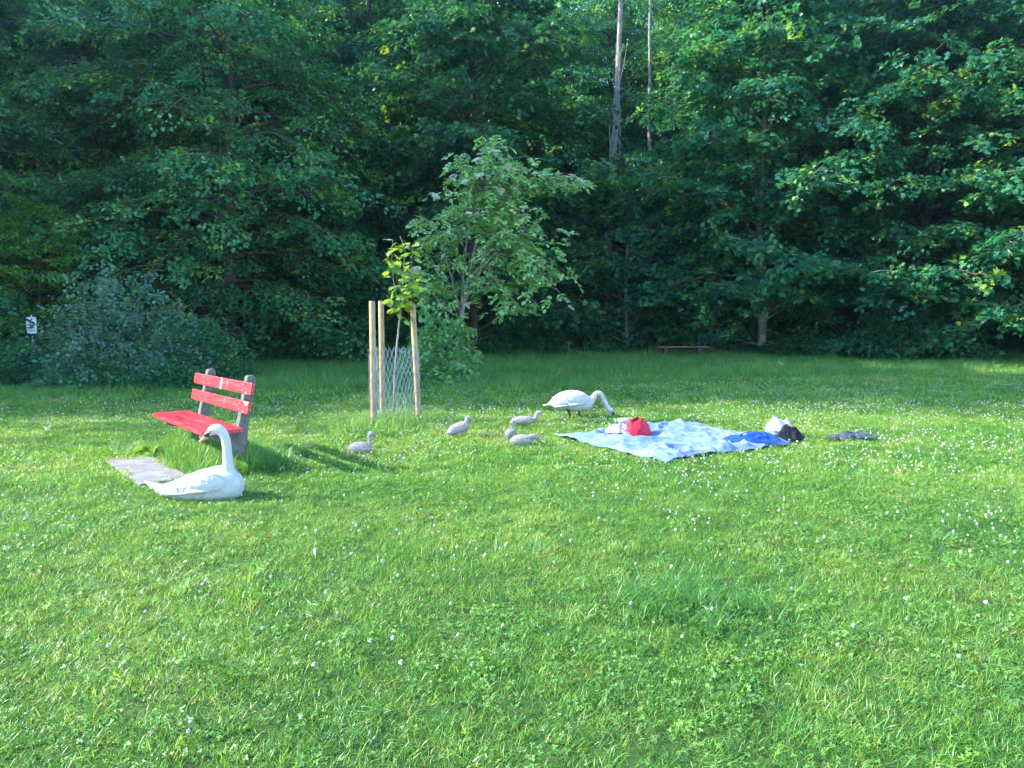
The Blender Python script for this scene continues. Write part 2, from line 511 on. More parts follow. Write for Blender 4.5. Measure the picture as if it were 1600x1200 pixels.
group_edge = 'trees along the edge of the wood'
put_tree('lime_tree', lime_a, -9.2, 24.6, .4, 1.0, 'big lime tree with drooping layered boughs behind the red bench', group=group_edge)
put_tree('maple_tree', maple_a, -1.5, 28.2, 1.3, 1.0, 'dense broad maple filling the centre of the wood above the staked sapling', group=group_edge)
put_tree('maple_tree', maple_b, 9.6, 28.4, 2.2, 1.05, 'maple with a slender pale grey trunk right of the far backless bench', group=group_edge)
put_tree('maple_tree', maple_a, 15.0, 27.2, 4.0, .95, 'leafy maple behind the low bush on the right', group=group_edge)
put_tree('maple_tree', maple_b, 18.6, 24.6, 5.1, .95, 'maple at the right edge with large leaf sprays hanging low', group=group_edge)
put_tree('lime_tree', lime_b, -15.0, 27.5, 2.0, 1.05, 'tall leafy tree left of the big drooping lime', group=group_edge)
put_tree('lime_tree', lime_b, -17.2, 22.5, 5.0, .95, 'hazy leafy tree at the left edge behind the small white sign', group=group_edge)
sunlit_tone_tree = make_tree('sunlit_tone_tree', 17, 9.5, 1.2, 3.2, 54, 20, .16, 'oval', M['leaf_sunlit_tone'], M['bark'], .11, droop=.7, second=6)  # stands in for sunlit foliage, the light being in its leaf colour
put_tree('sunlit_tone_tree', sunlit_tone_tree, -16.2, 25.2, 1.0, 1.0, 'tree with sunlight painted into its yellow green leaves high on the left behind the shrubs', group=group_edge)
put_tree('sunlit_tone_tree', sunlit_tone_tree, -13.5, 21.2, 3.0, .52, 'small tree with sunlight painted into its bright leaves beside the white sign', group=group_edge)
put_tree('maple_tree', young_maple, 4.7, 29.9, .5, 1.05, 'young bushy maple below the bare pale trunk', group=group_edge)
put_tree('maple_tree', young_maple, 12.4, 28.2, 3.3, .9, 'small maple leaning out over the meadow right of the slender trunk', group=group_edge)
put_tree('maple_tree', young_maple, -5.6, 29.0, 4.2, 1.05, 'young maple in the shade left of the elder', group=group_edge)
put_tree('maple_tree', young_maple, 8.0, 29.6, 1.9, .85, 'small leafy maple left of the slender grey trunk behind the far bench', group=group_edge)
put_tree('tall_tree', tall_beech, 4.0, 32.6, .2, 1.0, 'tall tree with a thick bare pale trunk rising out of the canopy', group='tall bare trunked trees')
put_tree('tall_tree', tall_beech, 7.2, 38.5, 2.4, .58, sz=1.08, label='thinner bare pale trunk right of the thick pale one', group='tall bare trunked trees')

# the wood on the slope behind and on the left, too deep to tell its trees apart
wood_coll = bpy.data.collections.new('wood_source')
for i, (tm, cm) in enumerate((maple_a, lime_a, lime_b)):
    sub = bpy.data.collections.new('wood_source_%d' % i); wood_coll.children.link(sub)
    for nm, dm in (('wood_trunk', tm), ('wood_crown', cm)):
        sub.objects.link(bpy.data.objects.new(nm, dm))
wp = []
for row, (y0, x0, x1, stp) in enumerate([(35.5, -30, 32, 4.6), (42, -38, 38, 5.0), (50, -44, 46, 5.6), (60, -54, 54, 6.2)]):
    x = x0
    while x < x1:
        px_, py_ = x + RNG.normal(0, .9), y0 + RNG.normal(0, 1.2)
        if row > 1 or abs(px_ - py_ * .130) > (2.7 if row == 0 else 3.4):
            wp.append((px_, py_, RNG.uniform(.95, 1.2)))
        x += stp
# trees past the left edge of the view, which shade the far meadow
wp += [(-17, 16.2, 1.05), (-23.5, 18.2, 1.4), (-31, 18.9, 1.6), (-20.5, 24.5, 1.15), (-27, 25.5, 1.25), (-35, 27, 1.3), (-22, 30.5, 1.05),
       (-26, 28, 1.1), (-33, 26, 1.2), (-20, 32.5, 1.1), (-27, 34, 1.15), (22.5, 25, 1.0), (24, 30, 1.1), (20, 32, 1.05), (28, 27, 1.1)]
wp = np.array(wp)
wr = np.zeros((len(wp), 3)); wr[:, 2] = RNG.uniform(0, 6.28, len(wp))
scatter('woodland', 'dark leafy wood on the slope behind the meadow', wood_coll,
        np.stack([wp[:, 0], wp[:, 1], ground_z(wp[:, 0], wp[:, 1]) - .1], -1), wr, np.repeat(wp[:, 2:3], 3, 1), RNG.integers(0, 3, len(wp)), RNG.random(len(wp)))

# ------------------------------------------------------------------ shrubs
def make_shrub(name, seed, rx, ry, rz, n, nleaf, leaf, shape, mat, spray=.45, w=.26, stems=9, bark='bark', hollow=.45):
    """leafy sprays spread through a dome with stems running up to them"""
    rng = np.random.default_rng(seed)
    u = unit(rng.normal(0, 1, (n, 3))); u[:, 2] = np.abs(u[:, 2])
    r = hollow + (1 - hollow) * rng.random((n, 1)) ** .6
    bump = .78 + .44 * vnoise(np.arctan2(u[:, 1], u[:, 0]) * 2.2 + 9, u[:, 2] * 3.3, seed)[:, None]
    p = u * r * bump * np.array([[rx, ry, rz]])
    p[:, 2] += .05
    d = unit(u * np.array([[1, 1, .5]]) + rng.normal(0, .3, (n, 3)))
    c, dd, nn, sz, tn = make_sprays(rng, p, d, nleaf, spray, w, leaf, .3, .05)
    c[:, 2] = np.maximum(c[:, 2], .02)
    v, f, k = leaf_arrays(c, dd, nn, sz, shape)
    crown = mesh_np(name + '_crown', v, f, [mat], False, {'tint': np.repeat(tn, k)})
    t = MB()
    for i in range(stems):
        a = rng.uniform(0, 2 * PI); e = rng.uniform(.55, 1.35)
        pts = branch_path(rng, (rng.normal(0, rx * .12), rng.normal(0, ry * .12), -.1), a, e, min(rx, rz) * rng.uniform(.8, 1.15), 5, .3, .1)
        r0 = .012 + .012 * rng.random()
        t.tube(pts, [r0, r0 * .85, r0 * .7, r0 * .5, r0 * .35, r0 * .2], 5, cap=False)
    return t.mesh(name + '_stems', M[bark], True), crown

def put_shrub(kind, protos, x, y, rz, sc, label, group=None, cat='shrub'):
    r = thing(kind, label, cat, (x, y, gz(x, y) - .03), rz, group)
    r.scale = sc if hasattr(sc, '__len__') else (sc,) * 3
    link('stems', protos[0], r)
    tag(link('foliage', protos[1], r), None, None, None, 'stuff')
    return r

blue_shrub = make_shrub('blue_shrub', 21, 1.75, 1.4, 2.5, 520, 15, .10, 'oval', M['leaf_blue'], .5, .28, 14)
dark_shrub = make_shrub('dark_shrub', 22, 1.7, 1.3, 1.6, 420, 16, .10, 'oval', M['leaf_lime'], .45, .26, 10)
low_shrub = make_shrub('low_shrub', 23, 1.9, 1.3, 1.25, 420, 15, .12, 'oval', M['leaf_maple'], .45, .28, 10)

put_shrub('shrub', blue_shrub, -8.4, 15.8, 0, .92, 'big bluish green shrub left of the red bench')
put_shrub('shrub', dark_shrub, -7.6, 17.2, 1.0, (.8, 1.0, .85), 'dark green shrub spreading behind the red bench backrest')
put_shrub('shrub', dark_shrub, -11.8, 15.9, 2.6, (1.0, 1.0, .75), 'low tangled shrub at the left edge under the white sign')
put_shrub('shrub', low_shrub, 13.6, 25.6, .3, (1.25, 1.1, 1.35), 'rounded leafy bush at the wood edge on the right')
put_shrub('shrub', low_shrub, 10.6, 27.0, 2.0, (.8, .8, .7), 'small low bush just right of the slender maple trunk')
foot_shrub = make_shrub('foot_shrub', 25, 1.0, .8, 2.2, 330, 13, .13, 'maple', M['leaf_elder'], .4, .26, 9)
put_shrub('shrub', foot_shrub, -1.62, 17.15, 4.0, (.85, .8, .72), 'broad leaved bush wrapped round the foot of the elder')

# ------------------------------------------------------------------ elder tree in the middle
def make_elder():
    rng = np.random.default_rng(31)
    root = thing('elder_tree', 'elder tree with leaning grey stems, loose foliage and white flower umbels', 'tree', (-1.25, 17.3, gz(-1.25, 17.3) - .05))
    t = MB()
    trunk = [(0, 0, -.2), (.02, .02, .8), (.06, .03, 1.6), (.16, 0, 2.05), (.55, -.05, 2.75), (.95, -.1, 3.15), (1.45, -.1, 3.5), (1.85, -.1, 3.65)]
    t.tube(trunk, [.085, .07, .06, .055, .045, .035, .025, .012], 8)
    stems = [([(.07, .02, 1.7), (.12, .1, 2.6), (.2, .15, 3.4), (.35, .15, 4.2), (.5, .1, 4.9)], .035),
             ([(.15, 0, 2.05), (.3, .1, 2.9), (.5, .2, 3.7), (.7, .2, 4.4), (.85, .1, 5.2), (.9, .1, 5.75)], .035),
             ([(.06, .03, 1.6), (-.15, .1, 2.5), (-.35, .1, 3.2), (-.6, 0, 3.8)], .03),
             ([(.5, -.05, 2.7), (.8, .1, 3.6), (1.1, .1, 4.3), (1.5, 0, 4.75), (2.2, -.1, 4.75), (2.9, -.15, 4.6)], .032),
             ([(.02, .02, 1.1), (-.4, -.1, 1.9), (-.75, -.15, 2.5), (-1.0, -.2, 2.75)], .024),
             ([(.9, -.1, 3.1), (1.3, -.3, 3.2), (1.75, -.3, 2.9), (2.1, -.35, 2.3)], .026),
             ([(.3, 0, 2.35), (.8, -.2, 2.4), (1.2, -.3, 2.1), (1.5, -.35, 1.7)], .02)]
    P = []; D = []
    def leafy(pts, dens, spread):
        pts = [Vector(p) for p in pts]
        for a, b in zip(pts[:-1], pts[1:]):
            m = max(1, int((b - a).length * dens))
            for k in range(m):
                p = a.lerp(b, rng.random()); az = rng.uniform(0, 2 * PI); e = rng.normal(.25, .45); ln = spread * rng.uniform(.3, 1.1)
                tip = p + Vector((math.cos(az) * math.cos(e), math.sin(az) * math.cos(e), math.sin(e))) * ln
                if ln > .25 and rng.random() < .5:
                    t.tube([p, p.lerp(tip, .5) + Vector((0, 0, .05)), tip], [.011, .008, .004], 4, cap=False)
                for w in range(3):
                    P.append(tuple(p.lerp(tip, rng.uniform(.35, 1.05)))); a2 = az + rng.normal(0, .7)
                    D.append((math.cos(a2), math.sin(a2), rng.normal(-.05, .3)))
    leafy(trunk[4:], 26, .95)
    for pts, r0 in stems:
        t.tube(pts, [r0 * (1 - .85 * k / (len(pts) - 1)) for k in range(len(pts))], 6, cap=False)
    leafy(stems[0][0][2:], 46, 1.0); leafy(stems[1][0][2:5], 46, 1.0); leafy(stems[2][0][1:], 34, .75)
    leafy(stems[3][0][1:4], 46, .95); leafy(stems[4][0][1:], 26, .5); leafy(stems[5][0], 46, .75); leafy(stems[6][0], 30, .6)
    leafy(stems[3][0][3:], 16, .26); leafy(stems[1][0][4:], 12, .22)
    for k in range(26):                      # bare inner twigs
        p = Vector((rng.uniform(0, .9), rng.uniform(-.1, .2), rng.uniform(2.1, 3.2)))
        t.tube(branch_path(rng, p, rng.uniform(0, 6.28), rng.uniform(.6, 1.4), rng.uniform(.6, 1.2), 4, .1, .12), [.012, .01, .008, .006, .003], 4, cap=False)
    link('trunk', t.mesh('elder_trunk', M['bark_grey'], True), root)
    P = np.array(P); D = np.array(D)
    # pinnate leaves: a stalk of five to seven slim leaflets each
    S = len(P); K = 7
    h = unit(D); up = unit(np.array([[0, 0, 1.]]) + rng.normal(0, .35, (S, 3))); side = unit(np.cross(up, h)); up = np.cross(h, side)
    a = np.array([.3, .3, .58, .58, .85, .85, .95]); sgn = np.array([1, -1, 1, -1, 1, -1, 0.])
    L = rng.uniform(.15, .27, S)
    c = P[:, None] + (a[None] * L[:, None])[..., None] * h[:, None]
    c[..., 2] -= .5 * (a[None] * L[:, None]) ** 2 / .2
    dd = h[:, None] * (.55 + .45 * (sgn == 0))[None, :, None] + side[:, None] * sgn[None, :, None] + rng.normal(0, .18, (S, K, 3))
    dd[..., 2] -= .2
    nn = up[:, None] + rng.normal(0, .3, (S, K, 3))
    sz = np.repeat(L, K) * rng.uniform(.42, .62, S * K)
    tn = np.clip(np.repeat(rng.normal(.5, .2, S), K) + rng.normal(0, .1, S * K), 0, 1)
    v, f, k = leaf_arrays(c.reshape(-1, 3), unit(dd.reshape(-1, 3)), unit(nn.reshape(-1, 3)), sz, 'oval')
    tag(link('crown', mesh_np('elder_crown', v, f, [M['leaf_elder']], False, {'tint': np.repeat(tn, k)}), root), None, None, None, 'stuff')
    # flat flower umbels
    um = MB()
    for q_ in range(9):
        rr = .012
    def umbel():
        m = MB()
        for q_ in range(46):
            a_ = q_ * 2.4; r_ = .095 * math.sqrt(q_ / 46)
            x, y = math.cos(a_) * r_, math.sin(a_) * r_; z = .015 - r_ * .18 + rng.normal(0, .004)
            s_ = .013
            m.add([(x - s_, y, z), (x, y - s_, z), (x + s_, y, z), (x, y + s_, z), (x, y, z + s_ * .8), (x, y, z - s_ * .5)],
                  [(0, 1, 4), (1, 2, 4), (2, 3, 4), (3, 0, 4), (1, 0, 5), (2, 1, 5), (3, 2, 5), (0, 3, 5)])
        for q_ in range(7):
            a_ = q_ * .9; m.tube([(0, 0, -.12), (math.cos(a_) * .055, math.sin(a_) * .055, 0)], [.004, .002], 3, cap=False)
        return m.mesh('umbel', M['umbel'])
    ume = umbel()
    spots = [(.55, -.6, 4.75), (.72, -.6, 4.72), (-.45, -.5, 4.3), (-.05, -.55, 4.72), (1.5, -.6, 4.05), (-.95, -.5, 3.75), (-.45, -.55, 2.75), (-.9, -.5, 2.7),
             (1.15, -.5, 4.95), (1.3, -.45, 4.9), (1.05, -.3, 5.15), (1.55, -.3, 4.92), (1.75, -.3, 4.85), (1.95, -.25, 4.88), (2.1, -.25, 4.82), (2.3, -.2, 4.85),
             (2.5, -.2, 4.78), (2.62, -.25, 4.8), (2.8, -.2, 4.72), (2.95, -.2, 4.66), (.45, -.5, 5.1), (.2, -.6, 4.6), (.3, -.7, 3.9), (1.2, -.6, 3.5), (.9, -.4, 5.3), (-.35, -.5, 1.9), (.2, -.6, .9), (.25, -.6, 1.9), (1.0, -.6, 4.4)]
    for p in spots:
        o = link('umbel', ume, root, p, (rng.normal(0, .3) + .15, rng.normal(0, .3), rng.uniform(0, 6)), rng.uniform(.75, 1.15))
    return root
make_elder()

# ------------------------------------------------------------------ vines on the bare trunk
def make_vines():
    rng = np.random.default_rng(5)
    m = MB()
    x0, y0 = 4.25, 32.3
    for k in range(5):
        pts = []
        for j in range(14):
            z = 5.6 + j * .55 + gz(x0, y0)
            pts.append((x0 + .16 * math.sin(j * .7 + k * 1.3) + .05 * k + .012 * j * j * .1, y0 - .05 * k, z))
        m.tube(pts, [.03 - .0015 * j for j in range(14)], 5, cap=False)
    o = m.build('climbing_vine', M['bark_pale'], None, True)
    tag(o, 'pale twisting vine stems clinging to the thick bare trunk', 'vine')
make_vines()

# ------------------------------------------------------------------ undergrowth along the foot of the wood
def leafy_clump(seed, n, leaf, shape, mat, r, h):
    rng = np.random.default_rng(seed)
    c = np.stack([rng.normal(0, r, n), rng.normal(0, r, n), rng.random(n) ** .8 * h], -1)
    d = unit(np.stack([c[:, 0] * 1.5 + rng.normal(0, .3, n), c[:, 1] * 1.5 + rng.normal(0, .3, n), rng.normal(-.05, .3, n)], -1))
    nn = unit(np.array([[0, 0, 1.]]) + rng.normal(0, .45, (n, 3)) + d * .2)
    v, f, k = leaf_arrays(c, d, nn, leaf * rng.uniform(.6, 1.2, n), shape)
    return mesh_np('clump', v, f, [mat], False, {'tint': np.repeat(np.clip(rng.normal(.45, .2, n), 0, 1), k)})
uc = proto_collection('undergrowth_source', [leafy_clump(41, 260, .11, 'oval', M['leaf_lime'], .28, .7), leafy_clump(42, 240, .12, 'maple', M['leaf_maple'], .3, .6),
                                             leafy_clump(43, 300, .08, 'oval', M['leaf_lime'], .25, 1.0)])
n = 620
ux = RNG.uniform(-22, 24, n)
edge = 26.6 + 1.6 * vnoise(ux * .3, 0 * ux, 5) + .09 * np.clip(ux, -4, 14) + np.where(ux < -3, -(-3 - ux) * .55, 0)
uy = edge + np.abs(RNG.normal(0, 2.2, n)) + .2
us = RNG.uniform(.5, 1.5, n) * (.55 + smooth(0, 3, uy - edge) * .8)
ur = np.zeros((n, 3)); ur[:, 2] = RNG.uniform(0, 6.28, n)
scatter('undergrowth', 'low dark leafy undergrowth along the foot of the wood', uc, np.stack([ux, uy, ground_z(ux, uy) - .03], -1), ur,
        np.stack([us, us, us * RNG.uniform(.7, 1.3, n)], -1), RNG.integers(0, 3, n), RNG.random(n))
n = 150                                               # tangle under the left shrubs
ux = RNG.uniform(-13, -6.6, n); uy = 14.6 + np.abs(RNG.normal(0, 1.3, n)) + .35 * np.maximum(0, ux + 7)
us = RNG.uniform(.3, .8, n); ur = np.zeros((n, 3)); ur[:, 2] = RNG.uniform(0, 6.28, n)
scatter('brambles', 'tangled low leaves at the feet of the shrubs on the left', uc, np.stack([ux, uy, ground_z(ux, uy) - .03], -1), ur, np.repeat(us[:, None], 3, 1), RNG.integers(0, 3, n), RNG.random(n))

# ------------------------------------------------------------------ grass
BLANKET = np.array([(.57, 9.36), (1.64, 7.66), (3.36, 8.76), (2.55, 10.27)])
def in_poly(x, y, poly, grow=0.):
    c = poly.mean(0); p = c + (poly - c) * (1 + grow)
    r = np.ones(len(x), bool)
    for i in range(len(p)):
        a, b = p[i], p[(i + 1) % len(p)]
        r &= ((b[0] - a[0]) * (y - a[1]) - (b[1] - a[1]) * (x - a[0])) > 0
    return r
BU = np.array((math.cos(.89), -math.sin(.89))); BB = np.array((math.sin(.89), math.cos(.89)))   # bench axis and its back direction
SLAB_C = np.array((-3.52, 7.12))
SLAB = np.array([SLAB_C - BU * .98 - BB * .25, SLAB_C + BU * .55 - BB * .25, SLAB_C + BU * .55 + BB * .25, SLAB_C - BU * .98 + BB * .25])
if np.cross(SLAB[1] - SLAB[0], SLAB[2] - SLAB[1]) < 0: SLAB = SLAB[::-1]

def blades_mesh(seed, n, rad, lmin, lmax, wmin, wmax, curl, spread, mat, seg=3):
    rng = np.random.default_rng(seed)
    V = []; F = []
    r = rad * np.sqrt(rng.random(n)); a = rng.uniform(0, 2 * PI, n)
    base = np.stack([r * np.cos(a), r * np.sin(a), np.full(n, -.012)], -1)
    az = rng.uniform(0, 2 * PI, n); L = rng.uniform(lmin, lmax, n); w = rng.uniform(wmin, wmax, n) * .5
    tilt = np.abs(rng.normal(spread, .25, n)); cu = np.abs(rng.normal(curl, .4, n))
    sd = az + PI / 2 + rng.normal(0, .5, n)
    side = np.stack([np.cos(sd), np.sin(sd), np.zeros(n)], -1)
    p = base.copy(); rows = []
    for s in range(seg + 1):
        k = s / seg
        ww = w * (1 - k ** 2.2)
        rows.append((p - side * ww[:, None], p + side * ww[:, None]))
        th = tilt + cu * k
        p = p + (L / seg)[:, None] * np.stack([np.sin(th) * np.cos(az), np.sin(th) * np.sin(az), np.cos(th)], -1)
    k = (seg + 1) * 2
    v = np.stack([x for rw in rows for x in rw], 1)       # n,k,3
    q_ = np.array([(2 * s, 2 * s + 1, 2 * s + 3, 2 * s + 2) for s in range(seg)])
    f = (q_[None] + (np.arange(n) * k)[:, None, None]).reshape(-1, 4)
    bt = rng.normal(0, .22, n) + .35 * (rng.random(n) < .06)
    return mesh_np('blades', v.reshape(-1, 3), f, [mat], True, {'blade': np.repeat(bt, k)})

def view_points(n_per_m2, d0, d1, margin=1.2, seed=0):
    """points over the wedge of meadow in view, with a margin to either side"""
    rng = np.random.default_rng(seed)
    w1 = .70 * d1 + margin
    n = int(n_per_m2 * 2 * w1 * (d1 - d0))
    x = rng.uniform(-w1, w1, n); y = rng.uniform(d0, d1, n)
    k = np.abs(x) < .70 * y + margin
    return x[k], y[k], rng

lawn_near = proto_collection('lawn_near', [blades_mesh(50 + i, 54, .075, .026, .070, .0018, .0038, 1.0, .75, M['grass']) for i in range(5)])
lawn_mid = proto_collection('lawn_mid', [blades_mesh(60 + i, 84, .14, .025, .07, .0035, .006, .9, .75, M['grass']) for i in range(4)])
lawn_far = proto_collection('lawn_far', [blades_mesh(70 + i, 80, .24, .05, .10, .008, .013, .8, .5, M['grass'], 2) for i in range(4)])
tall_src = proto_collection('tall_source', [blades_mesh(80 + i, 46, .13, .14, .34, .004, .008, 1.0, .28, M['tall_grass'], 4) for i in range(4)])
tall_far = proto_collection('tall_far', [blades_mesh(90 + i, 70, .24, .12, .36, .008, .013, .9, .3, M['tall_grass'], 3) for i in range(4)])

def lawn_height(x, y):
    return .75 + .75 * (fbm(x * 1.7, y * 1.7, 71, 3) - .2) + .75 * (vnoise(x * 6, y * 6, 72) - .45)

def lawn(name, label, coll, dens, d0, d1, seed, ncoll, sc=1.0):
    x, y, rng = view_points(dens, d0, d1, 1.3, seed)
    keep = ~in_poly(x, y, BLANKET, -.02) & ~(in_poly(x, y, SLAB, -.03) & (in_poly(x, y, SLAB, -.20) | (vnoise(x * 9, y * 9, 77) < .62))) & (y < flower_line(x) + rng.normal(.2, .3, len(x))) & (y < 25)
    bare = fbm(x * 1.1 + 5, y * 1.1, 90, 3)
    keep &= ~((bare > .86) & (rng.random(len(x)) < .4))
    x, y = x[keep], y[keep]; n = len(x)
    h = lawn_height(x, y) * rng.uniform(.75, 1.25, n)
    rot = np.stack([rng.normal(0, .18, n), rng.normal(0, .18, n), rng.uniform(0, 6.28, n)], -1)
    s = np.stack([np.full(n, sc) * rng.uniform(.9, 1.15, n)] * 2 + [h * sc], -1)
    tint = np.clip(.46 + .35 * (fbm(x * .8, y * .8, 33, 3) - .5) + rng.normal(0, .20, n) + .5 * (rng.random(n) < .04), 0, 1)
    scatter(name, label, coll, np.stack([x, y, ground_z(x, y)], -1), rot, s, rng.integers(0, ncoll, n), tint)

lawn('lawn_grass', 'short green lawn grass in the foreground', lawn_near, 430, 1.3, 7.0, 1, 5)
lawn('lawn_grass', 'short green lawn grass around the bench, swans and blanket', lawn_mid, 140, 6.6, 13.5, 2, 4)
lawn('lawn_grass', 'short green lawn grass in the shade farther back', lawn_far, 46, 13.0, 25, 3, 4)

def tall_patch(name, label, coll, x, y, hscale, seed, ncoll=4, tint0=.45, lie=.12):
    rng = np.random.default_rng(seed); n = len(x)
    rot = np.stack([rng.normal(0, lie, n), rng.normal(0, lie, n), rng.uniform(0, 6.28, n)], -1)
    h = hscale * rng.uniform(.65, 1.25, n)
    s = np.stack([.6 + .4 * h, .6 + .4 * h, h], -1)
    scatter(name, label, coll, np.stack([x, y, ground_z(x, y)], -1), rot, s, rng.integers(0, ncoll, n), np.clip(rng.normal(tint0, .2, n), 0, 1))

x, y, rng = view_points(26, 13.2, 34, 2.0, 8)
k = (y > flower_line(x) - .3 + rng.normal(0, .25, len(x))) & (y < 30.5 + .1 * x)
x, y = x[k], y[k]
tall_patch('meadow_grass', 'longer unmown grass between the clover and the wood', tall_far, x, y, .55 + .5 * fbm(x * .6, y * .6, 14) + .35 * smooth(25, 29, y), 9)
# longer grass round the feet of the bench, the stakes and a rank tuft in the foreground
rng = np.random.default_rng(10)
def around(cx, cy, sx, sy, n): return rng.normal(cx, sx, n), rng.normal(cy, sy, n)
bx = []; by = []
t_ = rng.uniform(-1.05, 1.05, 330); o_ = rng.normal(.38, .22, 330)
bc = np.array((-3.49, 7.59))
P_ = bc + t_[:, None] * BU * .95 + o_[:, None] * BB
bx.append(P_[:, 0]); by.append(P_[:, 1])
x, y = np.concatenate(bx), np.concatenate(by)
kk = ~in_poly(x, y, SLAB, .12)
tall_patch('tall_grass', 'long grass left unmown under the red bench', tall_src, x[kk], y[kk], np.full(kk.sum(), .85), 11)
x, y = around(-1.72, 10.45, .28, .42, 190)
tall_patch('tall_grass', 'long grass growing round the staked sapling', tall_src, x, y, np.full(190, .72), 12, tint0=.6)
x, y = around(.98, 3.75, .20, .13, 48)
tall_patch('tall_grass', 'dark rank tuft of long grass in the foreground lawn', tall_src, x, y, .34 + .1 * rng.random(48), 13, tint0=.0, lie=.4)
x, y, rng2 = view_points(1.6, 1.6, 12, 1.2, 18)
kk = ~in_poly(x, y, BLANKET, .05) & ~in_poly(x, y, SLAB, .05)
tall_patch('tall_grass', 'stray longer grass tufts dotted over the lawn', tall_src, x[kk], y[kk], np.full(kk.sum(), .26), 19, lie=.4)

# ------------------------------------------------------------------ clover leaves and flowers
def clover_mesh(seed, n=12, rad=.075):
    rng = np.random.default_rng(seed)
    V = []; F = []
    for i in range(n):
        r = rad * math.sqrt(rng.random()); a = rng.uniform(0, 6.28)
        c = Vector((r * math.cos(a), r * math.sin(a), rng.uniform(.02, .05)))
        nrm = Vector((rng.normal(0, .3), rng.normal(0, .3), 1)).normalized()
        q_ = nrm.to_track_quat('Z', 'Y'); s = rng.uniform(.005, .009); a0 = rng.uniform(0, 6.28)
        for j in range(3):
            aj = a0 + j * 2.094
            o = len(V)
            for (u, w, zz) in [(0, 0, 0), (.5, .42, .1), (1.0, .48, .14), (1.2, .0, .05), (1.0, -.48, .14), (.5, -.42, .1)]:
                p = Vector(((u * math.cos(aj) - w * math.sin(aj)) * s, (u * math.sin(aj) + w * math.cos(aj)) * s, zz * s))
                V.append(tuple(c + q_ @ p))
            F += [(o, o + 1, o + 2, o + 3), (o, o + 3, o + 4, o + 5)]
    return mesh_np('clover', np.array(V), np.array(F), [M['clover']], False)
clover_coll = proto_collection('clover_source', [clover_mesh(100 + i) for i in range(4)])
x, y, rng = view_points(130, 1.4, 8.5, 1.2, 21)
k = (fbm(x * 1.5, y * 1.5, 44, 3) + rng.normal(0, .16, len(x)) > .53) & ~in_poly(x, y, BLANKET, .02) & ~in_poly(x, y, SLAB, .02)
x, y = x[k], y[k]; n = len(x)
scatter('clover', 'clover leaves growing among the foreground grass', clover_coll, np.stack([x, y, ground_z(x, y)], -1),
        np.stack([rng.normal(0, .15, n), rng.normal(0, .15, n), rng.uniform(0, 6.28, n)], -1), np.repeat(rng.uniform(.8, 1.25, n)[:, None], 3, 1), rng.integers(0, 4, n), rng.random(n))

def flower_mesh(seed, detail=True):
    rng = np.random.default_rng(seed)
    m = MB(); V = []; F = []
    hz = .062
    k = 40 if detail else 14
    for i in range(k):                       # short florets round a ball
        z = 1 - 1.75 * (i + .5) / k; r = math.sqrt(max(0, 1 - z * z)); a = i * 2.4
        d = Vector((r * math.cos(a), r * math.sin(a), z)); s = d.cross(Vector((0, 0, 1)))
        s = s.normalized() if s.length > .01 else Vector((1, 0, 0))
        c = Vector((0, 0, hz)); w = .0028 if detail else .005
        o = len(V); tip = c + d * rng.uniform(.0085, .0115); b0 = c + d * .003; u_ = d.cross(s)
        V += [tuple(b0 + s * w), tuple(b0 - s * w), tuple(tip - s * w * .8 + u_ * w * .3), tuple(tip + s * w * .8 - u_ * w * .3)]
        F.append((o, o + 1, o + 2, o + 3))
    st = len(F)
    m.v = V; m.f = F
    m.tube([(rng.normal(0, .01), rng.normal(0, .01), -.01), (0, 0, hz * .6), (0, 0, hz)], [.0012] * 3, 3, cap=False)
    me = m.mesh('clover_flower', M['petal']); me.materials.append(M['stem'])
    for i, p in enumerate(me.polygons):
        p.material_index = 0 if i < st else 1
    return me
fl_coll = proto_collection('flower_source', [flower_mesh(110 + i) for i in range(3)] + [flower_mesh(120 + i, False) for i in range(2)])
x, y, rng = view_points(60, 1.8, 26, 1.2, 22)
dn = fbm(x * .8, y * .8, 55, 3); nearp = smooth(3.0, 8.5, y + .35 * np.clip(x, -2, 4))
prob = (.12 + .70 * nearp) * smooth(.40, .60, dn + .08 * smooth(5, 12, y)) + .18 * nearp
prob *= np.where(x < -1.5, .75, 1)
k = (rng.random(len(x)) < prob) & ~in_poly(x, y, BLANKET, .02) & ~in_poly(x, y, SLAB, .02) & (y < flower_line(x) + rng.normal(-.2, .35, len(x)))
x, y = x[k], y[k]; n = len(x)
fi = np.where(y < 7, rng.integers(0, 3, n), rng.integers(3, 5, n))
fs = rng.uniform(.55, 1.05, n) * (1 + .2 * smooth(9, 15, y))
scatter('clover_flowers', 'white clover flower heads scattered over the meadow', fl_coll, np.stack([x, y, ground_z(x, y)], -1),
        np.stack([rng.normal(0, .2, n), rng.normal(0, .2, n), rng.uniform(0, 6.28, n)], -1), np.repeat(fs[:, None], 3, 1), fi, rng.random(n))

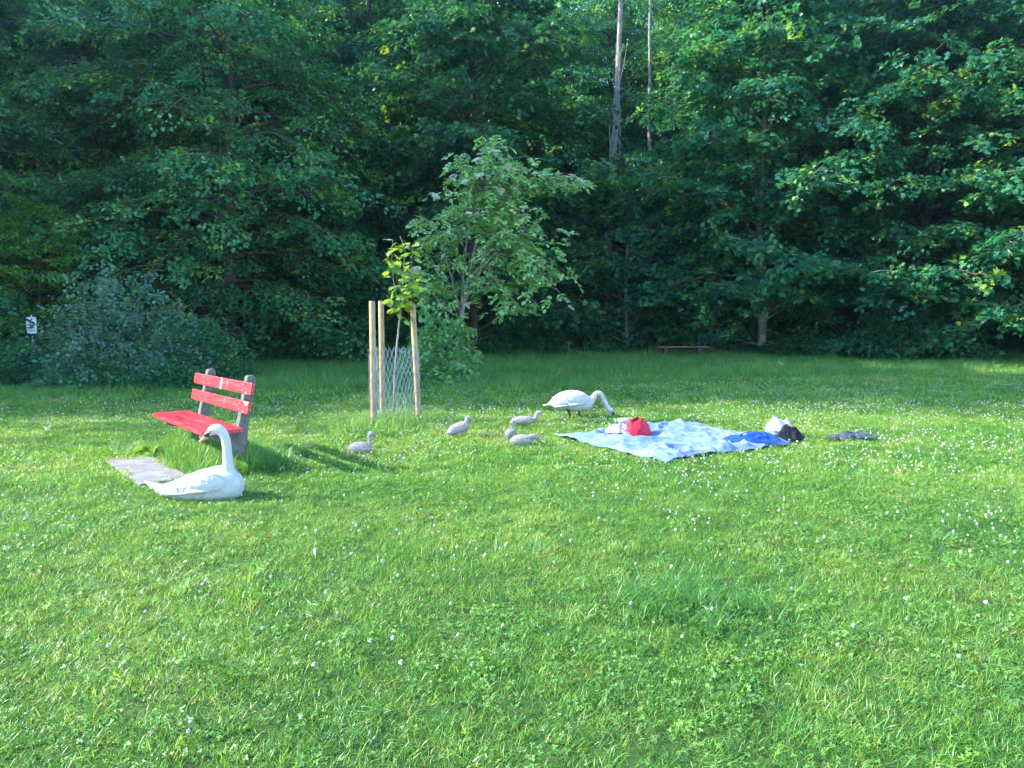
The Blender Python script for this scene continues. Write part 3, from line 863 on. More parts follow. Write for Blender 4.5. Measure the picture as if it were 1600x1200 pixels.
# ------------------------------------------------------------------ red bench
def red_paint(name, col, wear):
    m, n, l, b = new_mat(name)
    tc = n.new('ShaderNodeTexCoord')
    mp = n.new('ShaderNodeMapping'); mp.inputs['Scale'].default_value = (2.2, 14, 14)
    l.new(tc.outputs['Object'], mp.inputs[0])
    a = n.new('ShaderNodeTexNoise'); a.inputs['Scale'].default_value = 2.4; a.inputs['Detail'].default_value = 6
    l.new(mp.outputs[0], a.inputs['Vector'])
    c = n.new('ShaderNodeTexNoise'); c.inputs['Scale'].default_value = 7; c.inputs['Detail'].default_value = 8; c.inputs['Roughness'].default_value = .7
    l.new(tc.outputs['Object'], c.inputs['Vector'])
    r = ramp(n, [(.30, tuple(x * .72 for x in col)), (.5, col), (.75, tuple(min(1, x * 1.08 + .07) for x in col))])
    l.new(a.outputs['Fac'], r.inputs['Fac'])
    w = ramp(n, [(wear, (0, 0, 0)), (wear + .10, (1, 1, 1))]); l.new(c.outputs['Fac'], w.inputs['Fac'])
    mx = n.new('ShaderNodeMix'); mx.data_type = 'RGBA'; mx.inputs[7].default_value = (.62, .42, .40, 1)
    l.new(w.outputs['Color'], mx.inputs[0]); l.new(r.outputs['Color'], mx.inputs[6])
    l.new(mx.outputs[2], b.inputs['Base Color'])
    b.inputs['Roughness'].default_value = .38
    bp = n.new('ShaderNodeBump'); bp.inputs['Strength'].default_value = .4; bp.inputs['Distance'].default_value = .01
    l.new(a.outputs['Fac'], bp.inputs['Height']); l.new(bp.outputs['Normal'], b.inputs['Normal'])
    return m
M['red_board'] = red_paint('red_board', (.42, .016, .026), .63)
M['concrete'] = plain('concrete', (.15, .14, .135), .9, .2, noise=(.085, .08, .078), bump=.35, scale=18)
M['paver'] = plain('paver', (.24, .225, .225), .9, .2, noise=(.15, .14, .14), bump=.3, scale=9)
M['dark_mark'] = plain('dark_mark', (.05, .015, .02), .7)
M['white_mark'] = plain('white_mark', (.72, .68, .66), .7)
M['steel'] = plain('steel', (.45, .46, .47), .45, metallic=.8, scale=30)

def board_mesh(name, L, D, T, mat, seed=0, bev=.008):
    bm = bmesh.new()
    bmesh.ops.create_cube(bm, size=1)
    bmesh.ops.scale(bm, vec=(L, D, T), verts=bm.verts)
    bmesh.ops.bevel(bm, geom=list(bm.edges), offset=bev, segments=2, affect='EDGES', profile=.6)
    me = bpy.data.meshes.new(name); bm.to_mesh(me); bm.free()
    me.materials.append(mat)
    return me

def make_bench():
    ang = -.89
    root = thing('park_bench', 'red wooden park bench on grey concrete supports behind the sitting swan', 'bench', (-3.491, 7.592, gz(-3.49, 7.59)), ang)
    # local x along the bench (towards the camera), local y towards the back
    L, zs = 1.858, .442
    for i, y0 in enumerate((.0965, .2985)):
        o = link('seat_board', board_mesh('seat_board', L, .190, .042, M['red_board']), root, (0, y0, zs - .021), (.0, 0, 0))
        if i == 0:
            sc = MB()                                             # scribbled marks on the front seat board
            rng = np.random.default_rng(3)
            for k in range(9):
                x0 = -.52 + k * .055; pts = [(x0 + rng.normal(0, .03), rng.uniform(-.06, .06), .0225) for _ in range(4)]
                for a, b in zip(pts[:-1], pts[1:]):
                    a = Vector(a); b = Vector(b); s = (b - a).cross(Vector((0, 0, 1))).normalized() * .004
                    sc.add([a - s, b - s, b + s, a + s], [(0, 1, 2, 3)])
            sc.build('scribble', M['dark_mark'], o)
    lean = .193; al = math.atan(lean)
    def back_y(z): return .397 + lean * (z - zs)
    for i, (z0, h) in enumerate(((.572, .117), (.755, .118))):
        zc = z0 + h / 2
        o = link('back_board', board_mesh('back_board', L, .034, h / math.cos(al), M['red_board']), root, (0, back_y(zc) + .017, zc), (-al, 0, 0))
        if i == 1:
            MB().add([(.02, -.0185, -.055), (.075, -.0185, -.055), (.07, -.0185, .055), (.025, -.0185, .054)], [(0, 1, 2, 3)]).build('bare_patch', M['white_mark'], o)
        else:
            MB().add([(.79, -.0185, .058), (.925, -.0185, .058), (.90, -.0185, .03), (.86, -.0185, .018), (.82, -.0185, .035)], [(0, 1, 2, 3, 4)]).build('bare_patch', M['white_mark'], o)
        for xb in (-.56, .70):
            for dz in (-.03, .03):
                m = MB(); m.tube([(xb, -.0165, dz), (xb, -.0225, dz)], [.009, .007], 8); m.build('bolt', M['steel'], o)
    # concrete cantilever supports: rear post leaning back, arm out to the seat front
    prof = [(.045, .398), (.045, .345), (.29, .285), (.33, .18), (.335, -.25), (.465, -.25), (.475, .20), (.520, .55), (.600, .90), (.575, .935), (.515, .935), (.505, .92), (.437, .60), (.400, .43), (.395, .398)]
    for xc in (-.56, .70):
        m = MB(); w = .045
        npf = len(prof)
        vs_ = [(xc - w, y, z) for y, z in prof] + [(xc + w, y, z) for y, z in prof]
        fs = [tuple(range(npf)), tuple(reversed(range(npf, 2 * npf)))] + [((i + 1) % npf, i, npf + i, npf + (i + 1) % npf) for i in range(npf)]
        m.add(vs_, fs); o = m.build('support', M['concrete'], root, bevel=.012, seg=2)
    return root
make_bench()

# ------------------------------------------------------------------ paving slab in front of it
def make_slab():
    c = SLAB.mean(0)
    z = gz(c[0], c[1])
    root = link('paving', None, None, (c[0], c[1], z), (0, 0, -.89)); tag(root, 'two grey paving slabs let into the grass before the red bench', None, None, 'structure')
    for i, (x0, x1) in enumerate(((-.765, -.004), (.004, .765))):
        me = board_mesh('slab', x1 - x0, .45, .09, M['paver'], i, .012)
        link('slab', me, root, ((x0 + x1) / 2, 0, -.033 + .006 * i), (.006, .012 * (1 - 2 * i), .0))
make_slab()

# ------------------------------------------------------------------ far bench without a back, and the thin post
def make_far_bench():
    M['shaded_red'] = red_paint('shaded_red', (.20, .018, .03), .62)  # darker copy of the bench red, with shade put into the colour
    x, y = 6.3, 27.4
    root = thing('park_bench', 'faraway backless red bench at the foot of the wood', 'bench', (x, y, gz(x, y)), .03)
    for yy in (-.11, .11):
        link('seat_board', board_mesh('far_seat_board', 1.95, .19, .045, M['shaded_red']), root, (0, yy, .475))
    for xx in (-.64, .62):
        MB().box((xx, 0, .15), (.06, .17, .30)).build('support', M['bark'], root, bevel=.015)
    return root
make_far_bench()
def make_tpost():
    x, y = 2.12, 27.6
    root = thing('marker_post', 'thin grey post with a short crossbar at the wood edge', 'post', (x, y, gz(x, y)), 0)
    MB().tube([(0, 0, -.2), (0, 0, .62)], .014, 8).build('pole', M['bark_grey'], root)
    MB().box((0.02, 0, .635), (.13, .010, .010)).build('crossbar', M['bark_grey'], root)
make_tpost()

# ------------------------------------------------------------------ white sign on the left
def make_sign():
    x, y = -12.05, 18.6
    z = gz(x, y)
    root = thing('sign', 'small white notice sign with black pictogram on a thin post at the left', 'sign', (x, y, z), .25)
    zc = 1.36
    M['sign_white'] = plain('sign_white', (.74, .76, .80), .5, amount=.06)
    M['sign_black'] = plain('sign_black', (.02, .02, .025), .6)
    MB().tube([(0, .03, -.3), (0, .03, 1.62)], .028, 8).build('post', M['steel'], root)
    p = MB().box((0, 0, zc), (.115, .006, .205)).build('panel', M['sign_white'], root, bevel=.004)
    e = -.0085
    pic = MB()                                    # a dark bird-like wedge above lines of lettering too small to read
    pic.add([(-.06, e, zc + .10), (-.03, e, zc + .075), (.02, e, zc + .135), (.035, e, zc + .17), (.015, e, zc + .18), (.005, e, zc + .15)], [(0, 1, 2, 5), (2, 3, 4, 5)])
    pic.add([(-.055, e, zc + .095), (-.04, e, zc + .06), (-.025, e, zc + .07), (-.03, e, zc + .085)], [(0, 1, 2, 3)])
    pic.build('pictogram', M['sign_black'], p)
    rng = np.random.default_rng(8)
    for row, (z1, h, w) in enumerate(((.005, .040, .085), (-.062, .036, .08), (-.125, .020, .085))):
        t = MB(); xx = -w
        while xx < w:
            ww = rng.uniform(.008, .014)
            t.box((xx, e, zc + z1), (ww * .35, .001, h / 2))
            t.box((xx + ww * .7, e - .0003, zc + z1 + rng.choice([-1, 0, 1]) * h * .38), (ww * .6, .001, h * .13))
            xx += ww * 2.1
        t.build('lettering', M['sign_black'], p)
make_sign()

# ------------------------------------------------------------------ staked sapling
STAKES = [(-1.91, 10.15, .0, 1.755), (-1.945, 11.05, .0, 1.78), (-1.375, 10.85, -.075, 1.735)]
M['stake_wood'] = plain('stake_wood', (.37, .26, .145), .75, .3, noise=(.24, .155, .08), bump=.25, scale=9)
M['wire'] = plain('wire', (.36, .385, .43), .45, metallic=.4, amount=.1)
def make_guard():
    cx, cy_ = -1.74, 10.68
    z = gz(cx, cy_)
    root = thing('tree_guard', 'three round wooden stakes wrapped in wire mesh round the sapling', 'tree guard', (cx, cy_, z))
    tops = []
    for i, (x, y, lx, h) in enumerate(STAKES):
        m = MB(); x -= cx; y -= cy_
        r = .042
        m.tube([(x, y, -.3), (x, y, 0), (x + lx * .5, y, h * .5), (x + lx, y, h - .012), (x + lx, y, h)], [r * 1.02, r * 1.02, r, r, r * .86], 14)
        o = m.build('stake', M['stake_wood'], root, True)
        o.data.polygons.foreach_set('use_smooth', [len(p.vertices) == 4 for p in o.data.polygons])
    # chain link round the outside of the stakes: zigzag wires
    c = [Vector((s[0] - cx + s[2] * .3, s[1] - cy_)) for s in STAKES]
    cc = (c[0] + c[1] + c[2]) / 3
    loop = []
    order = [0, 2, 1]
    for a in range(3):
        p0, p1, p2 = c[order[a - 1]], c[order[a]], c[order[(a + 1) % 3]]
        d0 = (p1 - p0).normalized(); d1 = (p2 - p1).normalized()
        n0 = Vector((d0.y, -d0.x)); n1 = Vector((d1.y, -d1.x))
        for k in range(5):
            nn = n0.lerp(n1, k / 4).normalized(); loop.append(p1 + nn * .052)
    loop.append(loop[0])
    seg = [(loop[i + 1] - loop[i]).length for i in range(len(loop) - 1)]; tot = sum(seg)
    def at(s):
        s = s % tot
        for i, l_ in enumerate(seg):
            if s <= l_ or i == len(seg) - 1: return loop[i].lerp(loop[i + 1], min(1, s / max(l_, 1e-6)))
            s -= l_
    w = .078; n = int(tot / w); w = tot / n; H = 1.10; rows = int(H / (w * 1.15)); dz = H / rows
    m = MB()
    rng = np.random.default_rng(4)
    for i in range(n):
        for sg in (1, -1):
            pts = []
            for j in range(rows + 1):
                p = at((i + sg * j * .5) * w)
                off = .004 * sg + .014 * math.sin(j * 1.3 + i * .4) + .02 * math.sin(i * .5)
                d = (p - cc).normalized()
                pts.append((p.x + d.x * off, p.y + d.y * off, .0 + j * dz + .008 * math.sin(i * .8)))
            m.tube(pts, .0026, 3, cap=False)
    o = m.build('wire_mesh', M['wire'], root); o['kind'] = 'stuff'
    t = MB(); t.tube([(c[2].x - .06, c[2].y - .05, .46), (c[2].x, c[2].y - .056, .455), (c[2].x + .05, c[2].y - .04, .46)], .004, 5); t.build('tie_wire', M['wire'], root)
make_guard()

def make_sapling():
    rng = np.random.default_rng(61)
    cx, cy_ = -1.73, 10.72
    root = thing('sapling', 'young staked tree with bright yellow green lobed leaves', 'sapling', (cx, cy_, gz(cx, cy_) - .02)); root.scale = (.88, .88, 1.045)
    t = MB()
    main = [(0, 0, -.1), (.01, 0, .3), (.03, 0, .7), (.07, 0, 1.1), (.12, 0, 1.45), (.17, 0, 1.75), (.20, 0, 2.1), (.22, .02, 2.45), (.14, .02, 2.6)]
    t.tube(main, [.02, .018, .017, .016, .014, .012, .009, .006, .004], 7)
    stems = [main[4:], [(.13, 0, 1.5), (.08, .05, 1.75), (.02, .05, 2.0), (0, .04, 2.3), (.02, .03, 2.55)],
             [(.15, 0, 1.62), (.26, -.03, 1.85), (.33, -.04, 2.15), (.36, -.03, 2.5)], [(.16, 0, 1.7), (.34, .02, 1.85), (.48, .02, 2.0), (.56, .0, 2.12)],
             [(.16, 0, 1.55), (.03, -.06, 1.66), (-.08, -.06, 1.8)]]
    for s in stems[1:]: t.tube(s, [.008, .006, .005, .004, .003][:len(s)], 5, cap=False)
    link('trunk', t.mesh('sapling_trunk', M['bark_grey'], True), root)
    # five lobed leaf with a fold along the midrib
    out = [(0, 0), (.0, .14), (-.10, .44), (.17, .22), (.30, .62), (.40, .26), (.62, .50), (.56, .17), (.82, .24), (.76, .09), (1.05, 0)]
    V = [(0, 0, 0), (.5, 0, -.02), (1, 0, -.16)]; F = []
    meshes = []
    for vv in range(3):
        V = []; F = []
        mid = [(x, 0, -.16 * x * x) for x in (0, .2, .4, .6, .8, 1)]
        V += mid
        for sg in (1, -1):
            o = len(V)
            V += [(x, sg * y, .10 * y * (1 + .4 * vv) - .16 * x * x - .25 * y * y * vv * .5) for x, y in out[1:-1]]
            ring = [0] + list(range(o, o + 9)) + [5]
            tris = [(0, ring[1], 1), (ring[1], ring[2], 1), (ring[2], ring[3], 1), (ring[3], 2, 1), (ring[3], ring[4], 2), (ring[4], ring[5], 2), (ring[5], 3, 2), (ring[5], ring[6], 3), (ring[6], ring[7], 3), (ring[7], 4, 3), (ring[7], ring[8], 4), (ring[8], ring[9], 4), (ring[9], 5, 4)]
            F += [tr if sg > 0 else (tr[0], tr[2], tr[1]) for tr in tris]
        meshes.append(mesh_np('sapling_leaf', np.array(V, float), np.array(F), [M['leaf_sapling']], False, {'tint': np.full(len(V), .3 + .3 * vv)}))
    cnt = [20, 24, 28, 12, 7]
    for s, k in zip(stems, cnt):
        pts = [Vector(p) for p in s]
        for i in range(k):
            u = (i + .5) / k * (len(pts) - 1); j = min(len(pts) - 2, int(u)); p = pts[j].lerp(pts[j + 1], u - j)
            az = i * 2.3 + rng.normal(0, .5); el = rng.normal(-.15, .3)
            d = Vector((math.cos(az) * math.cos(el), math.sin(az) * math.cos(el), math.sin(el)))
            up = Vector((rng.normal(-.25, .3), rng.normal(-.15, .3), 1)); sd = up.cross(d).normalized(); nn = d.cross(sd)
            mt = Matrix((d, sd, nn)).transposed().to_4x4()
            pos = p + d * rng.uniform(.03, .09)
            o = link('leaf', meshes[rng.integers(0, 3)], root)
            sc = rng.uniform(.11, .18)
            o.matrix_local = Matrix.Translation(pos) @ mt @ Matrix.Diagonal((sc, sc, sc, 1))
make_sapling()

# ------------------------------------------------------------------ broad leaved weeds
def make_weed(x, y, n, L, label, seed):
    rng = np.random.default_rng(seed)
    root = thing('broadleaf_weed', label, 'plant', (x, y, gz(x, y)), 0, 'broad leaved weeds in the lawn')
    for i in range(n):
        az = i * 2.4 + rng.normal(0, .2); el = rng.uniform(.5, 1.25); l = L * rng.uniform(.7, 1.15)
        V = []; F = []
        for k in range(6):
            u = k / 5; w = l * .16 * math.sin(PI * min(1, .12 + .86 * u)) ; e = el - .9 * u * u
            p = Vector((math.cos(az) * math.cos(e), math.sin(az) * math.cos(e), math.sin(e) * (1 - .15 * u))) * (l * u)
            s = Vector((-math.sin(az), math.cos(az), 0)) * w
            V += [tuple(p - s + Vector((0, 0, .15 * w))), tuple(p), tuple(p + s + Vector((0, 0, .15 * w)))]
        for k in range(5):
            o = k * 3; F += [(o, o + 1, o + 4, o + 3), (o + 1, o + 2, o + 5, o + 4)]
        link('leaf', mesh_np('weed_leaf', np.array(V), np.array(F), [M['leaf_sapling']], True, {'tint': np.full(len(V), rng.uniform(.0, .5))}), root)
make_weed(-3.98, 8.12, 12, .30, 'bright rosette of upright weed leaves under the red seat', 1)
make_weed(-2.25, 9.7, 9, .16, 'small bright green weed on the lawn left of the stakes', 2)

# ------------------------------------------------------------------ birds
def catmull(keys, per=6):
    k = np.array(keys, float); out = []
    for i in range(len(k) - 1):
        p0 = k[max(i - 1, 0)]; p1 = k[i]; p2 = k[i + 1]; p3 = k[min(i + 2, len(k) - 1)]
        for j in range(per):
            t = j / per
            out.append(.5 * (2 * p1 + (p2 - p0) * t + (2 * p0 - 5 * p1 + 4 * p2 - p3) * t * t + (3 * p1 - p0 - 3 * p2 + p3) * t ** 3))
    out.append(k[-1]); return np.array(out)

def loft(m, keys, per=6, n=20):
    """keys: (x, y, z, half width, half height); rings stand across the path, width lies level"""
    a = catmull(keys, per); a[:, 3:] = np.maximum(a[:, 3:], .002)
    P = a[:, :3]; rings = []
    for i in range(len(P)):
        d = P[min(i + 1, len(P) - 1)] - P[max(i - 1, 0)]; d = d / (np.linalg.norm(d) + 1e-9)
        s = np.cross(np.array((0, 0, 1.)), d)
        if np.linalg.norm(s) < .25: s = np.array((0, 1., 0)) - d * d[1]
        if s[1] < 0: s = -s
        s = s / np.linalg.norm(s)
        u = np.cross(d, s)
        rings.append([P[i] + s * math.cos(t) * a[i, 3] + u * math.sin(t) * a[i, 4] for t in np.linspace(0, 2 * PI, n, endpoint=False)])
    o = len(m.v)
    for r in rings: m.v += [tuple(v) for v in r]
    for i in range(len(rings) - 1):
        for k in range(n):
            k2 = (k + 1) % n; m.f.append((o + i * n + k, o + i * n + k2, o + (i + 1) * n + k2, o + (i + 1) * n + k))
    m.f.append(tuple(o + k for k in reversed(range(n)))); m.f.append(tuple(o + (len(rings) - 1) * n + k for k in range(n)))

def remeshed(m, name, voxel, mat, smooth_it=4, fac=.5):
    me = m.mesh(name); bm = bmesh.new(); bm.from_mesh(me); bmesh.ops.recalc_face_normals(bm, faces=bm.faces); bm.to_mesh(me); bm.free()
    o = bpy.data.objects.new('remesh_tmp', me); COL.objects.link(o)
    r = o.modifiers.new('r', 'REMESH'); r.mode = 'VOXEL'; r.voxel_size = voxel
    s = o.modifiers.new('s', 'SMOOTH'); s.iterations = smooth_it; s.factor = fac
    dg = bpy.context.evaluated_depsgraph_get(); dg.update()
    me2 = bpy.data.meshes.new_from_object(o.evaluated_get(dg))
    bpy.data.objects.remove(o); me2.name = name
    me2.materials.clear(); me2.materials.append(mat)
    me2.polygons.foreach_set('use_smooth', [True] * len(me2.polygons))
    return me2

def swan_feather_mat():
    m, n, l, b = new_mat('swan_feather')
    tc = n.new('ShaderNodeTexCoord')
    sp = n.new('ShaderNodeSeparateXYZ'); l.new(tc.outputs['Object'], sp.inputs[0])
    mp = n.new('ShaderNodeMapping'); mp.inputs['Scale'].default_value = (14, 30, 34); l.new(tc.outputs['Object'], mp.inputs[0])
    v = n.new('ShaderNodeTexVoronoi'); v.inputs['Scale'].default_value = 1.0; l.new(mp.outputs[0], v.inputs['Vector'])
    nz = n.new('ShaderNodeTexNoise'); nz.inputs['Scale'].default_value = 11; nz.inputs['Detail'].default_value = 5; l.new(tc.outputs['Object'], nz.inputs['Vector'])
    r = ramp(n, [(.35, (.44, .445, .45)), (.75, (.385, .382, .37))]); l.new(nz.outputs['Fac'], r.inputs['Fac'])
    st = n.new('ShaderNodeMapRange'); st.inputs[1].default_value = .27; st.inputs[2].default_value = .50; l.new(sp.outputs['Z'], st.inputs[0])
    sm = n.new('ShaderNodeMath'); sm.operation = 'MULTIPLY'; sm.inputs[1].default_value = .55; l.new(st.outputs[0], sm.inputs[0])
    cm = n.new('ShaderNodeMix'); cm.data_type = 'RGBA'; cm.inputs[7].default_value = (.47, .42, .34, 1)
    l.new(sm.outputs[0], cm.inputs[0]); l.new(r.outputs['Color'], cm.inputs[6]); l.new(cm.outputs[2], b.inputs['Base Color'])
    b.inputs['Roughness'].default_value = .75; b.inputs['Specular IOR Level'].default_value = .25; b.inputs['Sheen Weight'].default_value = .2
    b.inputs['Subsurface Weight'].default_value = 0.0
    bp = n.new('ShaderNodeBump'); bp.inputs['Strength'].default_value = .35; bp.inputs['Distance'].default_value = .008
    l.new(v.outputs['Distance'], bp.inputs['Height']); l.new(bp.outputs['Normal'], b.inputs['Normal'])
    return m
M['swan'] = swan_feather_mat()
M['bill'] = plain('bill', (.62, .20, .06), .45, scale=30, amount=.25)
M['bill_pale'] = plain('bill_pale', (.60, .28, .18), .45, scale=30, amount=.25)
M['bird_black'] = plain('bird_black', (.015, .015, .017), .5)
M['down'] = plain('down', (.44, .395, .365), .95, .1, noise=(.25, .22, .20), bump=.6, scale=45, sheen=.4)
M['cygnet_bill'] = plain('cygnet_bill', (.06, .06, .065), .5)

def wing_mesh(side, keys, n=10):
    """folded wing: a shell bulging from the flank, with three rows of lapping feathers"""
    m = MB(); loft(m, [(k[0], k[1] * side, k[2], k[3], k[4]) for k in keys], 5, 14)
    return m

def plumage(root, me, n, L, seed, zmax=None, lift=.025):
    """small contour feathers lapping backwards over a body"""
    rng = np.random.default_rng(seed)
    nf = len(me.polygons)
    c = np.zeros(nf * 3, np.float32); me.polygons.foreach_get('center', c); c = c.reshape(-1, 3)
    nn = np.zeros(nf * 3, np.float32); me.polygons.foreach_get('normal', nn); nn = nn.reshape(-1, 3)
    ok = np.where((c[:, 2] > .03) & ((c[:, 2] < zmax) if zmax else True))[0]
    k = rng.choice(ok, min(n, len(ok)), replace=False); c = c[k]; nn = nn[k]
    d = np.array([[-1., 0, -.18]]) + rng.normal(0, .16, (len(k), 3)); d -= nn * (d * nn).sum(1, keepdims=True); d = unit(d)
    sz = L * rng.uniform(.6, 1.2, len(k))
    v, f, q_ = leaf_arrays(c + nn * .0015, unit(d + nn * lift), nn, sz, 'oval')
    return tag(link('plumage', mesh_np('plumage', v, f, [M['swan']], False), root), None, None, None, 'stuff')

def feather_strip(m, p0, p1, w, up, curl=.0):
    """one long flight feather from p0 to p1, thin but solid"""
    p0 = Vector(p0); p1 = Vector(p1); d = (p1 - p0); s = d.cross(Vector(up)).normalized()
    nn = s.cross(d).normalized(); V = []
    prof = [(0, .35), (.3, .85), (.65, 1), (.88, .8), (1, .15)]
    for t, k in prof:
        c = p0 + d * t + nn * curl * math.sin(PI * t)
        V += [c - s * w * k - nn * .002, c + nn * .004, c + s * w * k - nn * .002, c - nn * .006]
    F = []
    for i in range(len(prof) - 1):
        for j in range(4):
            F.append((i * 4 + j, i * 4 + (j + 1) % 4, (i + 1) * 4 + (j + 1) % 4, (i + 1) * 4 + j))
    F += [(3, 2, 1, 0), tuple(16 + j for j in range(4))]
    m.add(V, F)

def bill_part(root, base, tip, w, h, mat, name='bill'):
    base = Vector(base); tip = Vector(tip)
    m = MB(); d = tip - base
    keys = []
    for t, kw, kh in ((-.12, .9, .95), (.15, .95, 1), (.45, .8, .68), (.75, .85, .42), (.95, .7, .3), (1, .35, .15)):
        p = base + d * t; keys.append((p.x, p.y, p.z, w * kw, h * kh))
    loft(m, keys, 3, 12)
    return m.build(name, mat, root, True)

def blob(c, r, name, mat, parent, n=10):
    bm = bmesh.new(); bmesh.ops.create_uvsphere(bm, u_segments=n, v_segments=max(6, n // 2 + 2), radius=1)
    bmesh.ops.scale(bm, vec=r, verts=bm.verts); me = bpy.data.meshes.new(name); bm.to_mesh(me); bm.free()
    me.polygons.foreach_set('use_smooth', [True] * len(me.polygons)); me.materials.append(mat)
    return link(name, me, parent, c)

def sitting_swan():
    x, y = -2.70, 6.18
    root = thing('swan', 'white swan sitting upright in the grass beside the red bench', 'swan', (x + .02, y, gz(x, y) - .025), -.07)
    m = MB()
    loft(m, [(-.43, 0, .150, .012, .006), (-.38, 0, .132, .045, .014), (-.31, 0, .100, .070, .030), (-.22, 0, .088, .110, .058), (-.08, 0, .103, .155, .098), (.06, 0, .120, .180, .128),
             (.19, 0, .134, .185, .142), (.29, 0, .138, .150, .132), (.365, 0, .142, .095, .100), (.405, 0, .145, .035, .045)], 6, 26)
    loft(m, [(.27, 0, .13, .085, .085), (.285, 0, .21, .066, .070), (.286, 0, .28, .050, .050), (.282, 0, .36, .041, .042), (.280, 0, .44, .038, .039), (.272, 0, .52, .037, .039),
             (.250, 0, .578, .037, .041), (.213, 0, .612, .038, .043), (.174, 0, .610, .038, .044), (.146, 0, .594, .032, .037), (.124, 0, .574, .023, .026), (.108, 0, .560, .013, .015)], 6, 20)
    bme = remeshed(m, 'sitting_swan_body', .0075, M['swan'], 5)
    body = link('body', bme, root); plumage(body, bme, 500, .036, 1, .24)
    for s in (-1, 1):
        w = wing_mesh(s, [(.315, .115, .185, .012, .02), (.27, .135, .180, .045, .075), (.15, .148, .178, .058, .098), (.0, .128, .158, .055, .083), (-.14, .092, .134, .043, .055), (-.25, .055, .112, .028, .026), (-.32, .03, .105, .010, .010)])
        wg = link('wing', remeshed(w, 'wing', .007, M['swan'], 2), root)
        f = MB()
        for k in range(9):
            t = k / 8
            feather_strip(f, (.06 - .06 * t, s * (.180 - .05 * t), .105 + .075 * t), (-.22 - .11 * t, s * (.105 - .08 * t), .078 + .035 * t), .020, (0, s, .35), .012)
        for k in range(8):
            t = k / 7
            feather_strip(f, (.2 - .05 * t, s * (.196 - .035 * t), .13 + .09 * t), (.0 - .05 * t, s * (.192 - .06 * t), .115 + .10 * t), .022, (0, s, .4), .010)
        f.build('flight_feathers', M['swan'], wg, True); plumage(wg, wg.data, 110, .042, 5)
    tl = MB()
    for k in range(7):
        a = (k - 3) / 3; feather_strip(tl, (-.30, a * .05, .115), (-.455 + .05 * abs(a), a * .034, .158 - .020 * abs(a)), .013, (0, 0, 1), .004)
    tl.build('tail_feathers', M['swan'], root, True)
    b = bill_part(root, (.112, 0, .558), (.040, 0, .505), .020, .022, M['bill_pale'])
    blob((.118, 0, .589), (.016, .014, .015), 'knob', M['bird_black'], root)
    mk = MB()
    loft(mk, [(.094, 0, .556, .0215, .0235), (.118, 0, .5695, .0245, .0275), (.136, 0, .582, .0300, .020), (.158, 0, .594, .0375, .007)], 3, 12); mk.build('mask', M['bird_black'], root, True)
    for s in (-1, 1): blob((.156, s * .0345, .600), (.0075, .005, .0075), 'eye', M['bird_black'], root, 8)
    return root
sitting_swan()

